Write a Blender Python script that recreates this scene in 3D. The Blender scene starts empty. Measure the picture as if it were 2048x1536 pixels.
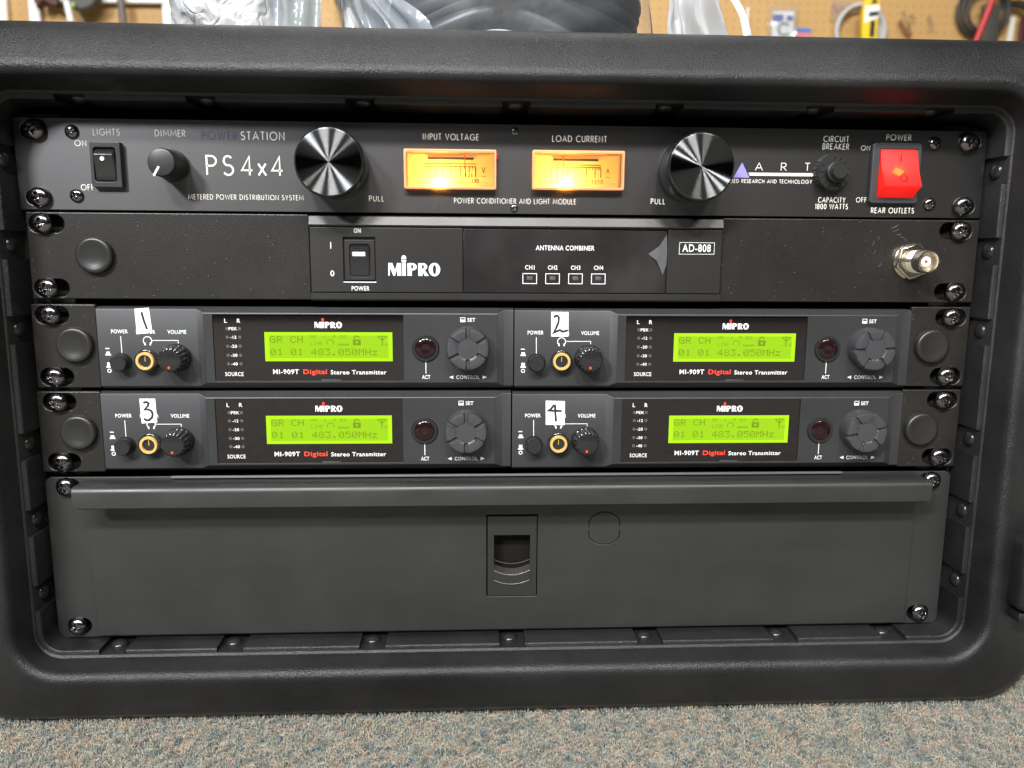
import bpy, bmesh, math, random
import numpy as np
from mathutils import Vector, Matrix
random.seed(7); rng = np.random.default_rng(7)
S = 0.001                      # everything below is measured in millimetres
FLOOR = 307.0                  # height of the rack's top edge above the carpet
scene = bpy.context.scene
COL = scene.collection
rad = math.radians

# ---------------------------------------------------------------- camera
def W(x, y, z):
    return Vector((x*S, y*S, (z+FLOOR)*S))
cam_d = bpy.data.cameras.new('camera'); cam = bpy.data.objects.new('camera', cam_d); COL.objects.link(cam)
scene.camera = cam
cam_d.sensor_width = 36.0; cam_d.lens = 1600/2048*36.0
cam_d.clip_start = 0.01; cam_d.clip_end = 60
def _rot(r):
    v = Vector(r); return Matrix.Rotation(v.length, 3, v.normalized())
_R = _rot((0.162147949, -0.0493931455, 0.00267978698)) @ Matrix(((1,0,0),(0,0,-1),(0,1,0)))
_m = Matrix((_R[0], -_R[1], -_R[2])).transposed().to_4x4()
_m.translation = W(-21.08, -410.645, -63.484)
cam.matrix_world = _m
cam_d.dof.use_dof = True; cam_d.dof.focus_distance = 0.418; cam_d.dof.aperture_fstop = 10

# ---------------------------------------------------------------- world, lamps, exposure
world = bpy.data.worlds.new('World'); scene.world = world; world.use_nodes = True
wn = world.node_tree; bg = wn.nodes['Background']
wt = wn.nodes.new('ShaderNodeTexCoord'); wz = wn.nodes.new('ShaderNodeTexNoise'); wr = wn.nodes.new('ShaderNodeValToRGB')
wz.inputs['Scale'].default_value = 2.2; wz.inputs['Detail'].default_value = 2
wr.color_ramp.elements[0].position = .35; wr.color_ramp.elements[0].color = (.25,.24,.235,1)
wr.color_ramp.elements[1].position = .68; wr.color_ramp.elements[1].color = (1,.97,.93,1)
wn.links.new(wt.outputs['Generated'], wz.inputs['Vector']); wn.links.new(wz.outputs['Fac'], wr.inputs['Fac'])
wn.links.new(wr.outputs['Color'], bg.inputs['Color'])
bg.inputs['Strength'].default_value = 0.022
def lamp(name, loc, target, sx, sy, power, color):
    l = bpy.data.lights.new(name, 'AREA'); l.shape = 'RECTANGLE'; l.size = sx; l.size_y = sy; l.energy = power; l.color = color
    o = bpy.data.objects.new(name, l); COL.objects.link(o); o.location = W(*loc)
    o.rotation_euler = (W(*target)-W(*loc)).to_track_quat('-Z', 'Y').to_euler()
    return o
lamp('ceiling_lamp', (-2050, -3000, 2050), (-50, 0, -150), 0.60, 0.30, 190, (.94,.97,1.0))
lamp('ceiling_lamp', (-820, -2150, 2000), (0, 0, -150), 0.55, 0.22, 92, (1.0,.98,.95))
lamp('ceiling_lamp', (160, -2150, 2050), (0, 0, -150), 0.55, 0.22, 80, (1.0,.98,.95))
lamp('ceiling_lamp', (1250, -2300, 2100), (0, 0, -150), 0.6, 0.26, 30, (1.0,.97,.92))
lamp('ceiling_lamp', (0, 1300, 2000), (100, 2130, 650), 2.2, 0.3, 27, (1.0,.98,.95))
lamp('ceiling_lamp', (-100, 250, 1500), (0, 150, 0), 1.2, 0.2, 4, (1.0,.98,.95))
vs = scene.view_settings
vs.view_transform = 'Standard'; vs.look = 'None'; vs.exposure = 0; vs.gamma = 1; vs.use_curve_mapping = False
scene.render.engine = 'CYCLES'

# ---------------------------------------------------------------- materials
def mat(name, color, rough=.5, metal=0, spec=.5, noise=None, bump=None, coat=0, coat_rough=.1, aniso=0, tangent=None, emit=None, estr=0, trans=0, alpha=1, var=0.0, sheen=0):
    m = bpy.data.materials.new(name); m.use_nodes = True
    nt = m.node_tree; b = nt.nodes['Principled BSDF']
    b.inputs['Base Color'].default_value = (*color, 1); b.inputs['Roughness'].default_value = rough
    b.inputs['Metallic'].default_value = metal; b.inputs['Specular IOR Level'].default_value = spec
    b.inputs['Coat Weight'].default_value = coat; b.inputs['Coat Roughness'].default_value = coat_rough
    b.inputs['Transmission Weight'].default_value = trans; b.inputs['Alpha'].default_value = alpha
    b.inputs['Sheen Weight'].default_value = sheen
    if aniso:
        b.inputs['Anisotropic'].default_value = aniso
        t = nt.nodes.new('ShaderNodeTangent'); t.direction_type = 'RADIAL'; t.axis = 'Y'
        if tangent:
            t = nt.nodes.new('ShaderNodeCombineXYZ'); t.inputs[2].default_value = 1
        else: b.inputs['Anisotropic Rotation'].default_value = .25
        nt.links.new(t.outputs[0], b.inputs['Tangent'])
    if emit: b.inputs['Emission Color'].default_value = (*emit, 1); b.inputs['Emission Strength'].default_value = estr
    tc = nt.nodes.new('ShaderNodeTexCoord')
    if bump or var or noise:
        mp = nt.nodes.new('ShaderNodeMapping'); nt.links.new(tc.outputs['Object'], mp.inputs['Vector'])
    if bump:                                    # (scale per metre, strength, distance mm, stretch)
        sc, st, dist, stretch = bump
        n = nt.nodes.new('ShaderNodeTexNoise'); n.inputs['Scale'].default_value = sc; n.inputs['Detail'].default_value = 3
        mp.inputs['Scale'].default_value = stretch
        nt.links.new(mp.outputs['Vector'], n.inputs['Vector'])
        bp = nt.nodes.new('ShaderNodeBump'); bp.inputs['Strength'].default_value = st; bp.inputs['Distance'].default_value = dist*S
        nt.links.new(n.outputs['Fac'], bp.inputs['Height']); nt.links.new(bp.outputs['Normal'], b.inputs['Normal'])
    if var:                                     # uneven wear: roughness and a little tone
        n2 = nt.nodes.new('ShaderNodeTexNoise'); n2.inputs['Scale'].default_value = 25; n2.inputs['Detail'].default_value = 5
        nt.links.new(tc.outputs['Object'], n2.inputs['Vector'])
        mr = nt.nodes.new('ShaderNodeMapRange'); mr.inputs['From Min'].default_value=.3; mr.inputs['From Max'].default_value=.7
        mr.inputs['To Min'].default_value = max(.02, rough-var); mr.inputs['To Max'].default_value = min(1, rough+var)
        nt.links.new(n2.outputs['Fac'], mr.inputs['Value']); nt.links.new(mr.outputs['Result'], b.inputs['Roughness'])
    return m
def specks(m, scale, thr, color):
    """small pale specks: dust, chips, and painted sparkle on the powder coat"""
    nt = m.node_tree; b = nt.nodes['Principled BSDF']
    tc = nt.nodes.new('ShaderNodeTexCoord'); v = nt.nodes.new('ShaderNodeTexVoronoi'); v.inputs['Scale'].default_value = scale
    nt.links.new(tc.outputs['Object'], v.inputs['Vector'])
    wn_ = nt.nodes.new('ShaderNodeSeparateColor'); nt.links.new(v.outputs['Color'], wn_.inputs['Color'])
    a = nt.nodes.new('ShaderNodeMath'); a.operation = 'LESS_THAN'; a.inputs[1].default_value = scale*.00017; nt.links.new(v.outputs['Distance'], a.inputs[0])
    g = nt.nodes.new('ShaderNodeMath'); g.operation = 'LESS_THAN'; g.inputs[1].default_value = thr; nt.links.new(wn_.outputs['Red'], g.inputs[0])
    p = nt.nodes.new('ShaderNodeMath'); p.operation = 'MULTIPLY'; nt.links.new(a.outputs[0], p.inputs[0]); nt.links.new(g.outputs[0], p.inputs[1])
    mx = nt.nodes.new('ShaderNodeMix'); mx.data_type = 'RGBA'
    mx.inputs['A'].default_value = b.inputs['Base Color'].default_value; mx.inputs['B'].default_value = (*color,1)
    nt.links.new(p.outputs[0], mx.inputs['Factor']); nt.links.new(mx.outputs['Result'], b.inputs['Base Color'])
    return m

MT = {}
MT['case'] = specks(mat('moulded_black_plastic', (.0115,.0115,.012), .35, spec=.33, bump=(1650,.85,.42,(1,1,1)), var=.04), 70, .10, (.25,.25,.24))
MT['brushed'] = mat('brushed_black_aluminium', (.092,.090,.092), .35, metal=.95, bump=(260,.25,.06,(.05,1,22)), aniso=.5, tangent=True)
def smudge(m, scale, amount, stretch=(1,1,1)):
    nt = m.node_tree; b = nt.nodes['Principled BSDF']; tc = nt.nodes.new('ShaderNodeTexCoord'); mp = nt.nodes.new('ShaderNodeMapping'); mp.inputs['Scale'].default_value = stretch
    n = nt.nodes.new('ShaderNodeTexNoise'); n.inputs['Scale'].default_value = scale; n.inputs['Detail'].default_value = 6; n.inputs['Roughness'].default_value = .65
    nt.links.new(tc.outputs['Object'], mp.inputs['Vector']); nt.links.new(mp.outputs['Vector'], n.inputs['Vector'])
    r = nt.nodes.new('ShaderNodeMapRange'); r.inputs['From Min'].default_value=.35; r.inputs['From Max'].default_value=.75; r.inputs['To Min'].default_value=1-amount*.5; r.inputs['To Max'].default_value=1+amount
    nt.links.new(n.outputs['Fac'], r.inputs['Value'])
    mx = nt.nodes.new('ShaderNodeMix'); mx.data_type='RGBA'; mx.blend_type='MULTIPLY'; mx.inputs['Factor'].default_value=1
    src = b.inputs['Base Color'].links[0].from_socket if b.inputs['Base Color'].links else None
    if src: nt.links.new(src, mx.inputs['A'])
    else: mx.inputs['A'].default_value = b.inputs['Base Color'].default_value
    nt.links.new(r.outputs['Result'], mx.inputs['B']); nt.links.new(mx.outputs['Result'], b.inputs['Base Color']); return m
MT['coat'] = specks(mat('powder_coated_steel', (.012,.0105,.0095), .36, bump=(1700,.6,.2,(1,1,1)), spec=.45), 520, .30, (.20,.19,.18))  # pale specks here paint in the sparkle of the textured coat
MT['drawer'] = specks(mat('matt_grey_steel', (.0175,.0176,.0176), .42, bump=(2500,.14,.06,(1,1,1)), var=.10), 70, .04, (.3,.3,.3))
MT['tx'] = specks(mat('charcoal_plastic', (.0185,.0188,.0205), .46, bump=(2600,.22,.07,(1,1,1)), var=.04), 110, .02, (.5,.5,.5))
MT['comb'] = specks(mat('satin_black_plastic', (.013,.012,.0115), .40, bump=(2500,.12,.05,(1,1,1)), var=.04), 110, .03, (.4,.4,.4))
MT['label'] = specks(mat('matt_label_film', (.010,.0085,.009), .36, bump=(400,.06,.05,(1,1,1)), var=.1), 160, .03, (.45,.43,.4))
MT['screw'] = mat('black_nickel', (.17,.16,.165), .2, metal=1)
MT['screw_small'] = mat('black_nickel_small', (.16,.15,.155), .2, metal=1, var=.05)
MT['rail'] = mat('rack_rail_steel', (.009,.009,.009), .5, spec=.25, var=.05)
MT['knob'] = mat('knob_black', (.012,.012,.012), .28, var=.05)
MT['spun'] = None
MT['soft'] = mat('soft_black_plastic', (.014,.014,.014), .42, var=.05)
MT['softgrey'] = mat('soft_grey_plastic', (.034,.035,.038), .42, bump=(2500,.1,.05,(1,1,1)), var=.04)
MT['gloss'] = mat('glossy_black_plastic', (.012,.012,.013), .15, var=.05)
MT['plug'] = mat('black_nylon', (.013,.0125,.012), .38, var=.05)
MT['glass'] = mat('black_glass', (.006,.004,.004), .04, spec=.55)
MT['white'] = mat('white_ink', (.66,.66,.66), .6)
MT['cream'] = mat('cream_ink', (.60,.58,.53), .6)
MT['blue_ink'] = mat('dark_violet_ink', (.03,.028,.08), .5)
MT['violet'] = mat('violet_ink', (.22,.20,.62), .5)
MT['red_ink'] = mat('red_ink', (.85,.045,.02), .5)
MT['pale'] = mat('pale_blue_ink', (.62,.68,.74), .6)
MT['grey_ink'] = mat('grey_ink', (.13,.13,.13), .6)
MT['darkline'] = mat('dark_gap', (.004,.004,.004), .8, spec=.1)
MT['gold'] = mat('gold_plate', (.90,.58,.20), .40, metal=.65, var=.05)
MT['nickel'] = mat('nickel_plate', (.70,.64,.54), .2, metal=1, var=.06)
MT['ptfe'] = mat('white_dielectric', (.85,.82,.75), .4)
MT['tape'] = mat('white_paper_tape', (.76,.76,.74), .7, bump=(500,.1,.05,(1,1,1)))
MT['marker'] = mat('marker_ink', (.015,.012,.03), .5)
MT['lens'] = mat('act_lens', (.012,.004,.005), .12, spec=.35)
MT['led'] = mat('grey_led', (.07,.065,.065), .4)
MT['lcd'] = mat('lcd_backlight', (.01,.01,.01), .3, spec=0, emit=(.40,.77,.0), estr=1.0)
MT['lcd_edge'] = mat('lcd_edge_light', (.01,.01,.01), .3, spec=0, emit=(.56,1.05,.0), estr=1.0)
MT['lcd_px'] = mat('lcd_pixels', (.02,.03,.01), .5, spec=0, emit=(.19,.33,.0), estr=1.0)
MT['lcd_px2'] = mat('lcd_pixels_pale', (.02,.03,.01), .5, spec=0, emit=(.21,.375,.0), estr=1.0)
MT['dial'] = mat('meter_dial_card', (.80,.54,.22), .6, emit=(1.0,.50,.12), estr=.36)  # even emission in the card stands in for spread bulb light
MT['dial_ink'] = mat('dial_ink', (.012,.004,.001), .6)
MT['needle'] = mat('red_needle', (.75,.04,.02), .4)
MT['bulb'] = mat('meter_bulb', (1,.8,.4), .5, emit=(1.0,.58,.15), estr=540)
MT['neon'] = mat('neon_lamp', (1,.6,.1), .5, emit=(1.0,.50,.03), estr=34)
MT['tip'] = mat('lit_pointer', (.5,.03,.01), .4, emit=(1,.09,.02), estr=.9)

smudge(MT['case'],14,.8); smudge(MT['drawer'],9,.35,(1,1,2.5)); smudge(MT['coat'],30,.4); smudge(MT['tx'],22,.25); smudge(MT['label'],30,.8)
def shader(name, build):
    m = bpy.data.materials.new(name); m.use_nodes = True; nt = m.node_tree
    for n in list(nt.nodes):
        if n.type != 'OUTPUT_MATERIAL': nt.nodes.remove(n)
    out = [n for n in nt.nodes][0]
    nt.links.new(build(nt), out.inputs['Surface']); return m
def N(nt, kind, **kw):
    n = nt.nodes.new(kind)
    for k, v in kw.items():
        n.inputs[k.replace('_', ' ')].default_value = v
    return n
def mixs(nt, fac, a, b):
    m = nt.nodes.new('ShaderNodeMixShader')
    if isinstance(fac, (int, float)): m.inputs[0].default_value = fac
    else: nt.links.new(fac, m.inputs[0])
    nt.links.new(a, m.inputs[1]); nt.links.new(b, m.inputs[2]); return m.outputs[0]
def clear(name, tint, haze, hazecol, rough=.05, wrinkle=None):
    """thin clear plastic: see-through, with a sheen and a little milkiness"""
    def f(nt):
        t = N(nt, 'ShaderNodeBsdfTransparent', Color=(*tint,1)); d = N(nt, 'ShaderNodeBsdfTranslucent', Color=(*hazecol,1))
        d2 = N(nt, 'ShaderNodeBsdfDiffuse', Color=(*hazecol,1)); g = N(nt, 'ShaderNodeBsdfGlossy', Roughness=rough)
        fr = N(nt, 'ShaderNodeFresnel', IOR=1.45)
        h = mixs(nt, .5, d.outputs[0], d2.outputs[0])
        a = mixs(nt, haze, t.outputs[0], h)
        if wrinkle:
            tc = nt.nodes.new('ShaderNodeTexCoord'); n = N(nt, 'ShaderNodeTexNoise', Scale=wrinkle, Detail=3.0, Distortion=1.2)
            nt.links.new(tc.outputs['Object'], n.inputs['Vector'])
            bp = N(nt, 'ShaderNodeBump', Strength=.8, Distance=.004); nt.links.new(n.outputs['Fac'], bp.inputs['Height'])
            nt.links.new(bp.outputs[0], g.inputs['Normal']); nt.links.new(bp.outputs[0], fr.inputs['Normal'])
        return mixs(nt, fr.outputs[0], a, g.outputs[0])
    return shader(name, f)
MT['meter_lens'] = clear('meter_lens_plastic', (1,.97,.90), .035, (1,.80,.5))
def rimplastic(nt):
    d = N(nt, 'ShaderNodeBsdfTranslucent', Color=(1,.70,.45,1)); p = N(nt, 'ShaderNodeBsdfPrincipled', Roughness=.2)
    p.inputs['Base Color'].default_value = (.9,.62,.42,1); p.inputs['Emission Color'].default_value = (1,.47,.21,1); p.inputs['Emission Strength'].default_value = .40  # emission stands in for bulb light carried through the rim
    return mixs(nt, .72, p.outputs[0], d.outputs[0])
MT['meter_rim'] = shader('meter_rim_plastic', rimplastic)
MT['bag'] = clear('clear_polythene', (.93,.95,.97), .40, (.70,.76,.84), .2, 26)
MT['bagmouth'] = clear('milky_polythene_mouth', (.80,.88,.97), .72, (.72,.80,.90), .2, 26)
MT['bagfilm'] = clear('thin_polythene', (.97,.98,1), .07, (.50,.54,.60), .6, 18)
def spun(nt):
    g = N(nt, 'ShaderNodeBsdfAnisotropic', Color=(.165,.168,.172,1), Roughness=.42, Anisotropy=.90, Rotation=SPUN_ROT)
    t = nt.nodes.new('ShaderNodeTangent'); t.direction_type = 'RADIAL'; t.axis = 'Y'; nt.links.new(t.outputs[0], g.inputs['Tangent'])
    return g.outputs[0]
SPUN_ROT = 0.0
MT['spun'] = shader('spun_black_metal', spun)
def redplastic(nt):
    t = N(nt, 'ShaderNodeBsdfTransparent', Color=(1,.12,.06,1)); d = N(nt, 'ShaderNodeBsdfTranslucent', Color=(.95,.03,.02,1))
    p = N(nt, 'ShaderNodeBsdfPrincipled', Roughness=.22); p.inputs['Base Color'].default_value = (.72,.02,.02,1)
    p.inputs['Emission Color'].default_value = (1,.035,.03,1); p.inputs['Emission Strength'].default_value = .46
    a = mixs(nt, .35, p.outputs[0], d.outputs[0]); return mixs(nt, .16, a, t.outputs[0])
MT['red_plastic'] = shader('red_lit_plastic', redplastic)

# ---------------------------------------------------------------- mesh helpers
def link(o, parent=None):
    COL.objects.link(o)
    if parent is not None:
        o.parent = parent
    return o
def root_of(o):
    while o.parent is not None: o = o.parent
    return o
def thing(name, label, cat, loc, group=None):
    o = bpy.data.objects.new(name, None); COL.objects.link(o); o.location = W(*loc)
    o.empty_display_size = .02
    o['label'] = label; o['category'] = cat
    if group: o['group'] = group
    return o
def finish(name, me, m, parent, smooth=35, label=None):
    """me is in rack millimetres; move it into its thing's own frame and link it"""
    org = root_of(parent).location if parent is not None else Vector((0,0,0))
    me.transform(Matrix.Translation(W(0,0,0)-org) @ Matrix.Scale(S, 4))
    if m is not None: me.materials.clear(); me.materials.append(m)
    if smooth:
        me.shade_smooth(); me.set_sharp_from_angle(angle=rad(smooth))
    o = bpy.data.objects.new(name, me); link(o, parent)
    if label: o['label'] = label
    return o
class MB:
    def __init__(s): s.v=[]; s.f=[]
    def add(s, vs, fs):
        k=len(s.v); s.v += [tuple(v) for v in vs]; s.f += [tuple(i+k for i in f) for f in fs]; return s
    def box(s, x0,x1,y0,y1,z0,z1, b=0, seg=2):
        bm = bmesh.new(); bmesh.ops.create_cube(bm, size=1)
        for v in bm.verts: v.co = Vector((x0+(v.co.x+.5)*(x1-x0), y0+(v.co.y+.5)*(y1-y0), z0+(v.co.z+.5)*(z1-z0)))
        if b: bmesh.ops.bevel(bm, geom=bm.edges[:], offset=b, segments=seg, affect='EDGES', profile=.5)
        return s.bm(bm)
    def bm(s, bm):
        bm.verts.index_update(); s.add([v.co[:] for v in bm.verts], [[v.index for v in f.verts] for f in bm.faces]); bm.free(); return s
    def mesh(s, me, f=lambda v: v):
        s.add([f(v.co) for v in me.vertices], [list(p.vertices) for p in me.polygons]); return s
    def lathe(s, prof, c, n=48, fx=None):
        """profile of (radius, y), turned about the y axis through (x, z)"""
        k=len(prof); vs=[]; fs=[]
        for r,y in prof:
            for i in range(n):
                a=2*math.pi*i/n; rr=r if fx is None else fx(r,y,a)
                vs.append((c[0]+rr*math.cos(a), y, c[1]+rr*math.sin(a)))
        for j in range(k-1):
            for i in range(n):
                a=j*n+i; b=j*n+(i+1)%n; fs.append((a,b,b+n,a+n))
        if prof[0][0] < 1e-6 or True: fs.append(tuple(range(n-1,-1,-1)))
        fs.append(tuple(range((k-1)*n, k*n)))
        return s.add(vs, fs)
    def tube(s, path, r, n=8, closed=False):
        P=[Vector(p) for p in path]; k=len(P); vs=[]; fs=[]; up=None
        for i,p in enumerate(P):
            t=((P[(i+1)%k]-P[i-1]) if closed or 0<i<k-1 else (P[1]-P[0] if i==0 else P[-1]-P[-2])).normalized()
            if up is None: up = t.orthogonal().normalized()
            up=(up-t*up.dot(t)).normalized(); w=t.cross(up); rr=r[i] if isinstance(r,(list,tuple)) else r
            for j in range(n):
                a=2*math.pi*j/n; vs.append(p+up*(rr*math.cos(a))+w*(rr*math.sin(a)))
        for i in range(k if closed else k-1):
            for j in range(n):
                a=i*n+j; b=i*n+(j+1)%n; c=((i+1)%k)*n+j; d=((i+1)%k)*n+(j+1)%n; fs.append((a,b,d,c))
        if not closed: fs += [tuple(range(n-1,-1,-1)), tuple(range((k-1)*n,k*n))]
        return s.add(vs, fs)
    def poly(s, pts, y): return s.add([(p[0],y,p[1]) for p in pts], [tuple(range(len(pts)))])
    def stroke(s, pts, w, y, closed=False):
        """a flat pen line of width w lying on the plane y"""
        P=[Vector(p) for p in pts]; k=len(P); L=[]; R=[]
        for i,p in enumerate(P):
            a=P[i]-P[i-1] if (i>0 or closed) else P[1]-P[0]
            b=P[(i+1)%k]-P[i] if (i<k-1 or closed) else a
            if a.length<1e-9: a=b
            if b.length<1e-9: b=a
            na=Vector((-a.y,a.x)).normalized(); nb=Vector((-b.y,b.x)).normalized(); n=(na+nb)
            n = n.normalized() if n.length>1e-6 else na
            d=min(1.6, 1/max(.35,n.dot(na)))*w/2; L.append(p+n*d); R.append(p-n*d)
        vs=[(q.x,y,q.y) for q in L]+[(q.x,y,q.y) for q in R]
        fs=[(i,(i+1)%k,k+(i+1)%k,k+i) for i in range(k if closed else k-1)]
        return s.add(vs, fs)
    def done(s, name, m, parent, smooth=35, label=None):
        me=bpy.data.meshes.new(name); me.from_pydata(s.v, [], s.f); me.update()
        return finish(name, me, m, parent, smooth, label)
def fixn(o):
    bm=bmesh.new(); bm.from_mesh(o.data); bmesh.ops.recalc_face_normals(bm, faces=bm.faces[:]); bm.to_mesh(o.data); bm.free(); return o
def arc(cx,cy,rx,ry,a0,a1,n=10):
    return [(cx+rx*math.cos(rad(a0+(a1-a0)*i/n)), cy+ry*math.sin(rad(a0+(a1-a0)*i/n))) for i in range(n+1)]
def circ(cx,cz,r,n=40): return arc(cx,cz,r,r,0,360-360/n,n-1)
def rrect(x0,x1,z0,z1,r,n=6):
    return arc(x1-r,z1-r,r,r,0,90,n)+arc(x0+r,z1-r,r,r,90,180,n)+arc(x0+r,z0+r,r,r,180,270,n)+arc(x1-r,z0+r,r,r,270,360,n)
def slot(cx,cz,l,h): return rrect(cx-l/2,cx+l/2,cz-h/2,cz+h/2,h/2-.01,10)
def curve_mesh(loops, thick, bevel, yfront):
    cu=bpy.data.curves.new('c','CURVE'); cu.dimensions='2D'; cu.fill_mode='BOTH'
    cu.extrude=max(0,thick/2-bevel); cu.bevel_depth=bevel; cu.bevel_resolution=2; cu.offset=-bevel
    for lp in loops:
        sp=cu.splines.new('POLY'); sp.points.add(len(lp)-1); sp.use_cyclic_u=True
        for p,q in zip(sp.points, lp): p.co=(q[0],q[1],0,1)
    o=bpy.data.objects.new('c',cu); COL.objects.link(o); dg=bpy.context.evaluated_depsgraph_get(); dg.update()
    me=bpy.data.meshes.new_from_object(o.evaluated_get(dg)); bpy.data.objects.remove(o); bpy.data.curves.remove(cu)
    yc=yfront+thick/2
    me.transform(Matrix(((1,0,0,0),(0,0,-1,yc),(0,1,0,0),(0,0,0,1)))); return me
def plate(name, loops, yfront, thick, m, parent, bevel=.25, smooth=0, label=None):
    me=curve_mesh(loops, thick, bevel, yfront); me.name=name
    bm=bmesh.new(); bm.from_mesh(me); bmesh.ops.remove_doubles(bm, verts=bm.verts[:], dist=.0005); bm.to_mesh(me); bm.free()
    return finish(name, me, m, parent, smooth, label)

# ---- lettering -------------------------------------------------------------
_glyph_cache={}
def sans(text, bold):
    key=(text,bold)
    if key not in _glyph_cache:
        cu=bpy.data.curves.new('t','FONT'); cu.body=text; cu.size=1; cu.offset=bold*.55; cu.resolution_u=3; cu.space_character=1.10
        o=bpy.data.objects.new('t',cu); COL.objects.link(o); dg=bpy.context.evaluated_depsgraph_get(); dg.update()
        me=bpy.data.meshes.new_from_object(o.evaluated_get(dg)); bpy.data.objects.remove(o); bpy.data.curves.remove(cu)
        _glyph_cache[key]=me
    return _glyph_cache[key]
def sans_text(mb, text, x0, x1, zc, h, y, bold=.02):
    """sans lettering between x0 and x1, capitals h tall centred on height zc"""
    me=sans(text,bold); H=sans('H',bold)
    xs=[v.co.x for v in me.vertices]; hz=[v.co.y for v in H.vertices]; b0,b1=min(hz),max(hz)
    kx=(x1-x0)/(max(xs)-min(xs)); kz=h/(b1-b0); mx=min(xs)
    mb.mesh(me, lambda c: (x0+(c.x-mx)*kx, y, zc-h/2+(c.y-b0)*kz))
_A=lambda *a: arc(*a)
GEO={ # geometric monoline capitals, unit cap height: (width, strokes)
'A':(.78,[[(0,0),(.39,1),(.78,0)],[(.15,.34),(.63,.34)]]),
'B':(.52,[[(0,0),(0,1),(.24,1)]+_A(.24,.76,.22,.24,90,-90)+[(0,.52)],[(.24,.52)]+_A(.26,.26,.26,.26,90,-90)+[(0,0)]]),
'C':(.82,[_A(.5,.5,.5,.5,52,308,18)]),'D':(.7,[[(0,0),(0,1),(.2,1)]+_A(.2,.5,.5,.5,90,-90,14)+[(0,0)]]),
'E':(.42,[[(.42,1),(0,1),(0,0),(.42,0)],[(0,.53),(.4,.53)]]),'F':(.42,[[(.42,1),(0,1),(0,0)],[(0,.53),(.4,.53)]]),
'G':(.98,[_A(.5,.5,.5,.5,45,358,20)+[(.55,.48)]]),'H':(.64,[[(0,0),(0,1)],[(.64,0),(.64,1)],[(0,.52),(.64,.52)]]),
'I':(.10,[[(.05,0),(.05,1)]]),'K':(.55,[[(0,0),(0,1)],[(.5,1),(.03,.54),(.55,0)]]),'L':(.38,[[(0,1),(0,0),(.38,0)]]),
'M':(1.04,[[(0,0),(.1,1),(.52,.2),(.94,1),(1.04,0)]]),'N':(.68,[[(0,0),(0,1),(.68,0),(.68,1)]]),
'O':(1.0,[_A(.5,.5,.5,.5,0,360,28)]),'P':(.48,[[(0,0),(0,1),(.22,1)]+_A(.22,.74,.26,.26,90,-90)+[(0,.48)]]),
'R':(.52,[[(0,0),(0,1),(.22,1)]+_A(.22,.74,.26,.26,90,-90)+[(0,.48)],[(.2,.48),(.52,0)]]),
'S':(.5,[_A(.25,.755,.215,.245,35,262,12)+_A(.25,.26,.25,.26,82,-150,12)]),
'T':(.5,[[(0,1),(.5,1)],[(.25,1),(.25,0)]]),'U':(.6,[[(0,1),(0,.3)]+_A(.3,.3,.3,.3,180,360,12)+[(.6,1)]]),
'V':(.72,[[(0,1),(.36,0),(.72,1)]]),'W':(1.1,[[(0,1),(.27,0),(.55,.95),(.83,0),(1.1,1)]]),
'Y':(.66,[[(0,1),(.33,.48),(.66,1)],[(.33,.48),(.33,0)]]),'X':(.6,[[(0,1),(.6,0)],[(0,0),(.6,1)]]),
'x':(.44,[[(0,.62),(.44,0)],[(0,0),(.44,.62)]]),
'0':(.56,[_A(.28,.5,.28,.5,0,360,24)]),'1':(.2,[[(0,.84),(.18,1),(.18,0)]]),
'4':(.62,[[(.46,0),(.46,1),(0,.26),(.62,.26)]]),
'8':(.52,[_A(.26,.75,.21,.25,0,360,16),_A(.26,.25,.26,.25,0,360,16)]),' ':(.22,[])}
_lift=[0]
def geo_text(mb, text, x0, x1, zc, h, y, w=.12, gap=.36):
    wd=[GEO[c][0] for c in text]; tot=sum(wd)+gap*(len(text)-1); k=(x1-x0)/(tot*h); x=0
    for c,cw in zip(text,wd):
        for st in GEO[c][1]:
            _lift[0]=(_lift[0]+1)%6
            mb.stroke([(x0+(x+p[0])*h*k, zc-h/2+p[1]*h) for p in st], w*h, y-.006*_lift[0])
        x+=cw+gap
LED5={'G':'01110 10001 10000 10111 10001 10001 01111','R':'11110 10001 10001 11110 10100 10010 10001','C':'01110 10001 10000 10000 10000 10001 01110',
'H':'10001 10001 10001 11111 10001 10001 10001','0':'01110 10001 10011 10101 11001 10001 01110','1':'00100 01100 00100 00100 00100 00100 01110',
'4':'00010 00110 01010 10010 11111 00010 00010','8':'01110 10001 10001 01110 10001 10001 01110','3':'11111 00010 00100 00010 00001 10001 01110',
'.':'00000 00000 00000 00000 00000 01100 01100','5':'11111 10000 11110 00001 00001 10001 01110','M':'10001 11011 10101 10101 10001 10001 10001',
'z':'00000 00000 11111 00010 00100 01000 11111','A':'01110 10001 10001 10001 11111 10001 10001','F':'11111 10000 10000 11110 10000 10000 10000',
'L':'10000 10000 10000 10000 10000 10000 11111','E':'11111 10000 10000 11110 10000 10000 11111','Q':'01110 10001 10001 10001 10101 10010 01101',
'I':'01110 00100 00100 00100 00100 00100 01110','N':'10001 11001 10101 10011 10001 10001 10001','2':'01110 10001 00001 00010 00100 01000 11111'}
def dots(mb, ch, x0, z1, w, h, y):
    rows=LED5[ch].split()
    for j,r in enumerate(rows):
        for i,c in enumerate(r):
            if c=='1':
                px,pz=w/5,h/7; xa=x0+i*px; za=z1-j*pz
                mb.add([(xa+.03*px,y,za-.97*pz),(xa+.97*px,y,za-.97*pz),(xa+.97*px,y,za-.03*pz),(xa+.03*px,y,za-.03*pz)],[(0,1,2,3)])
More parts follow.
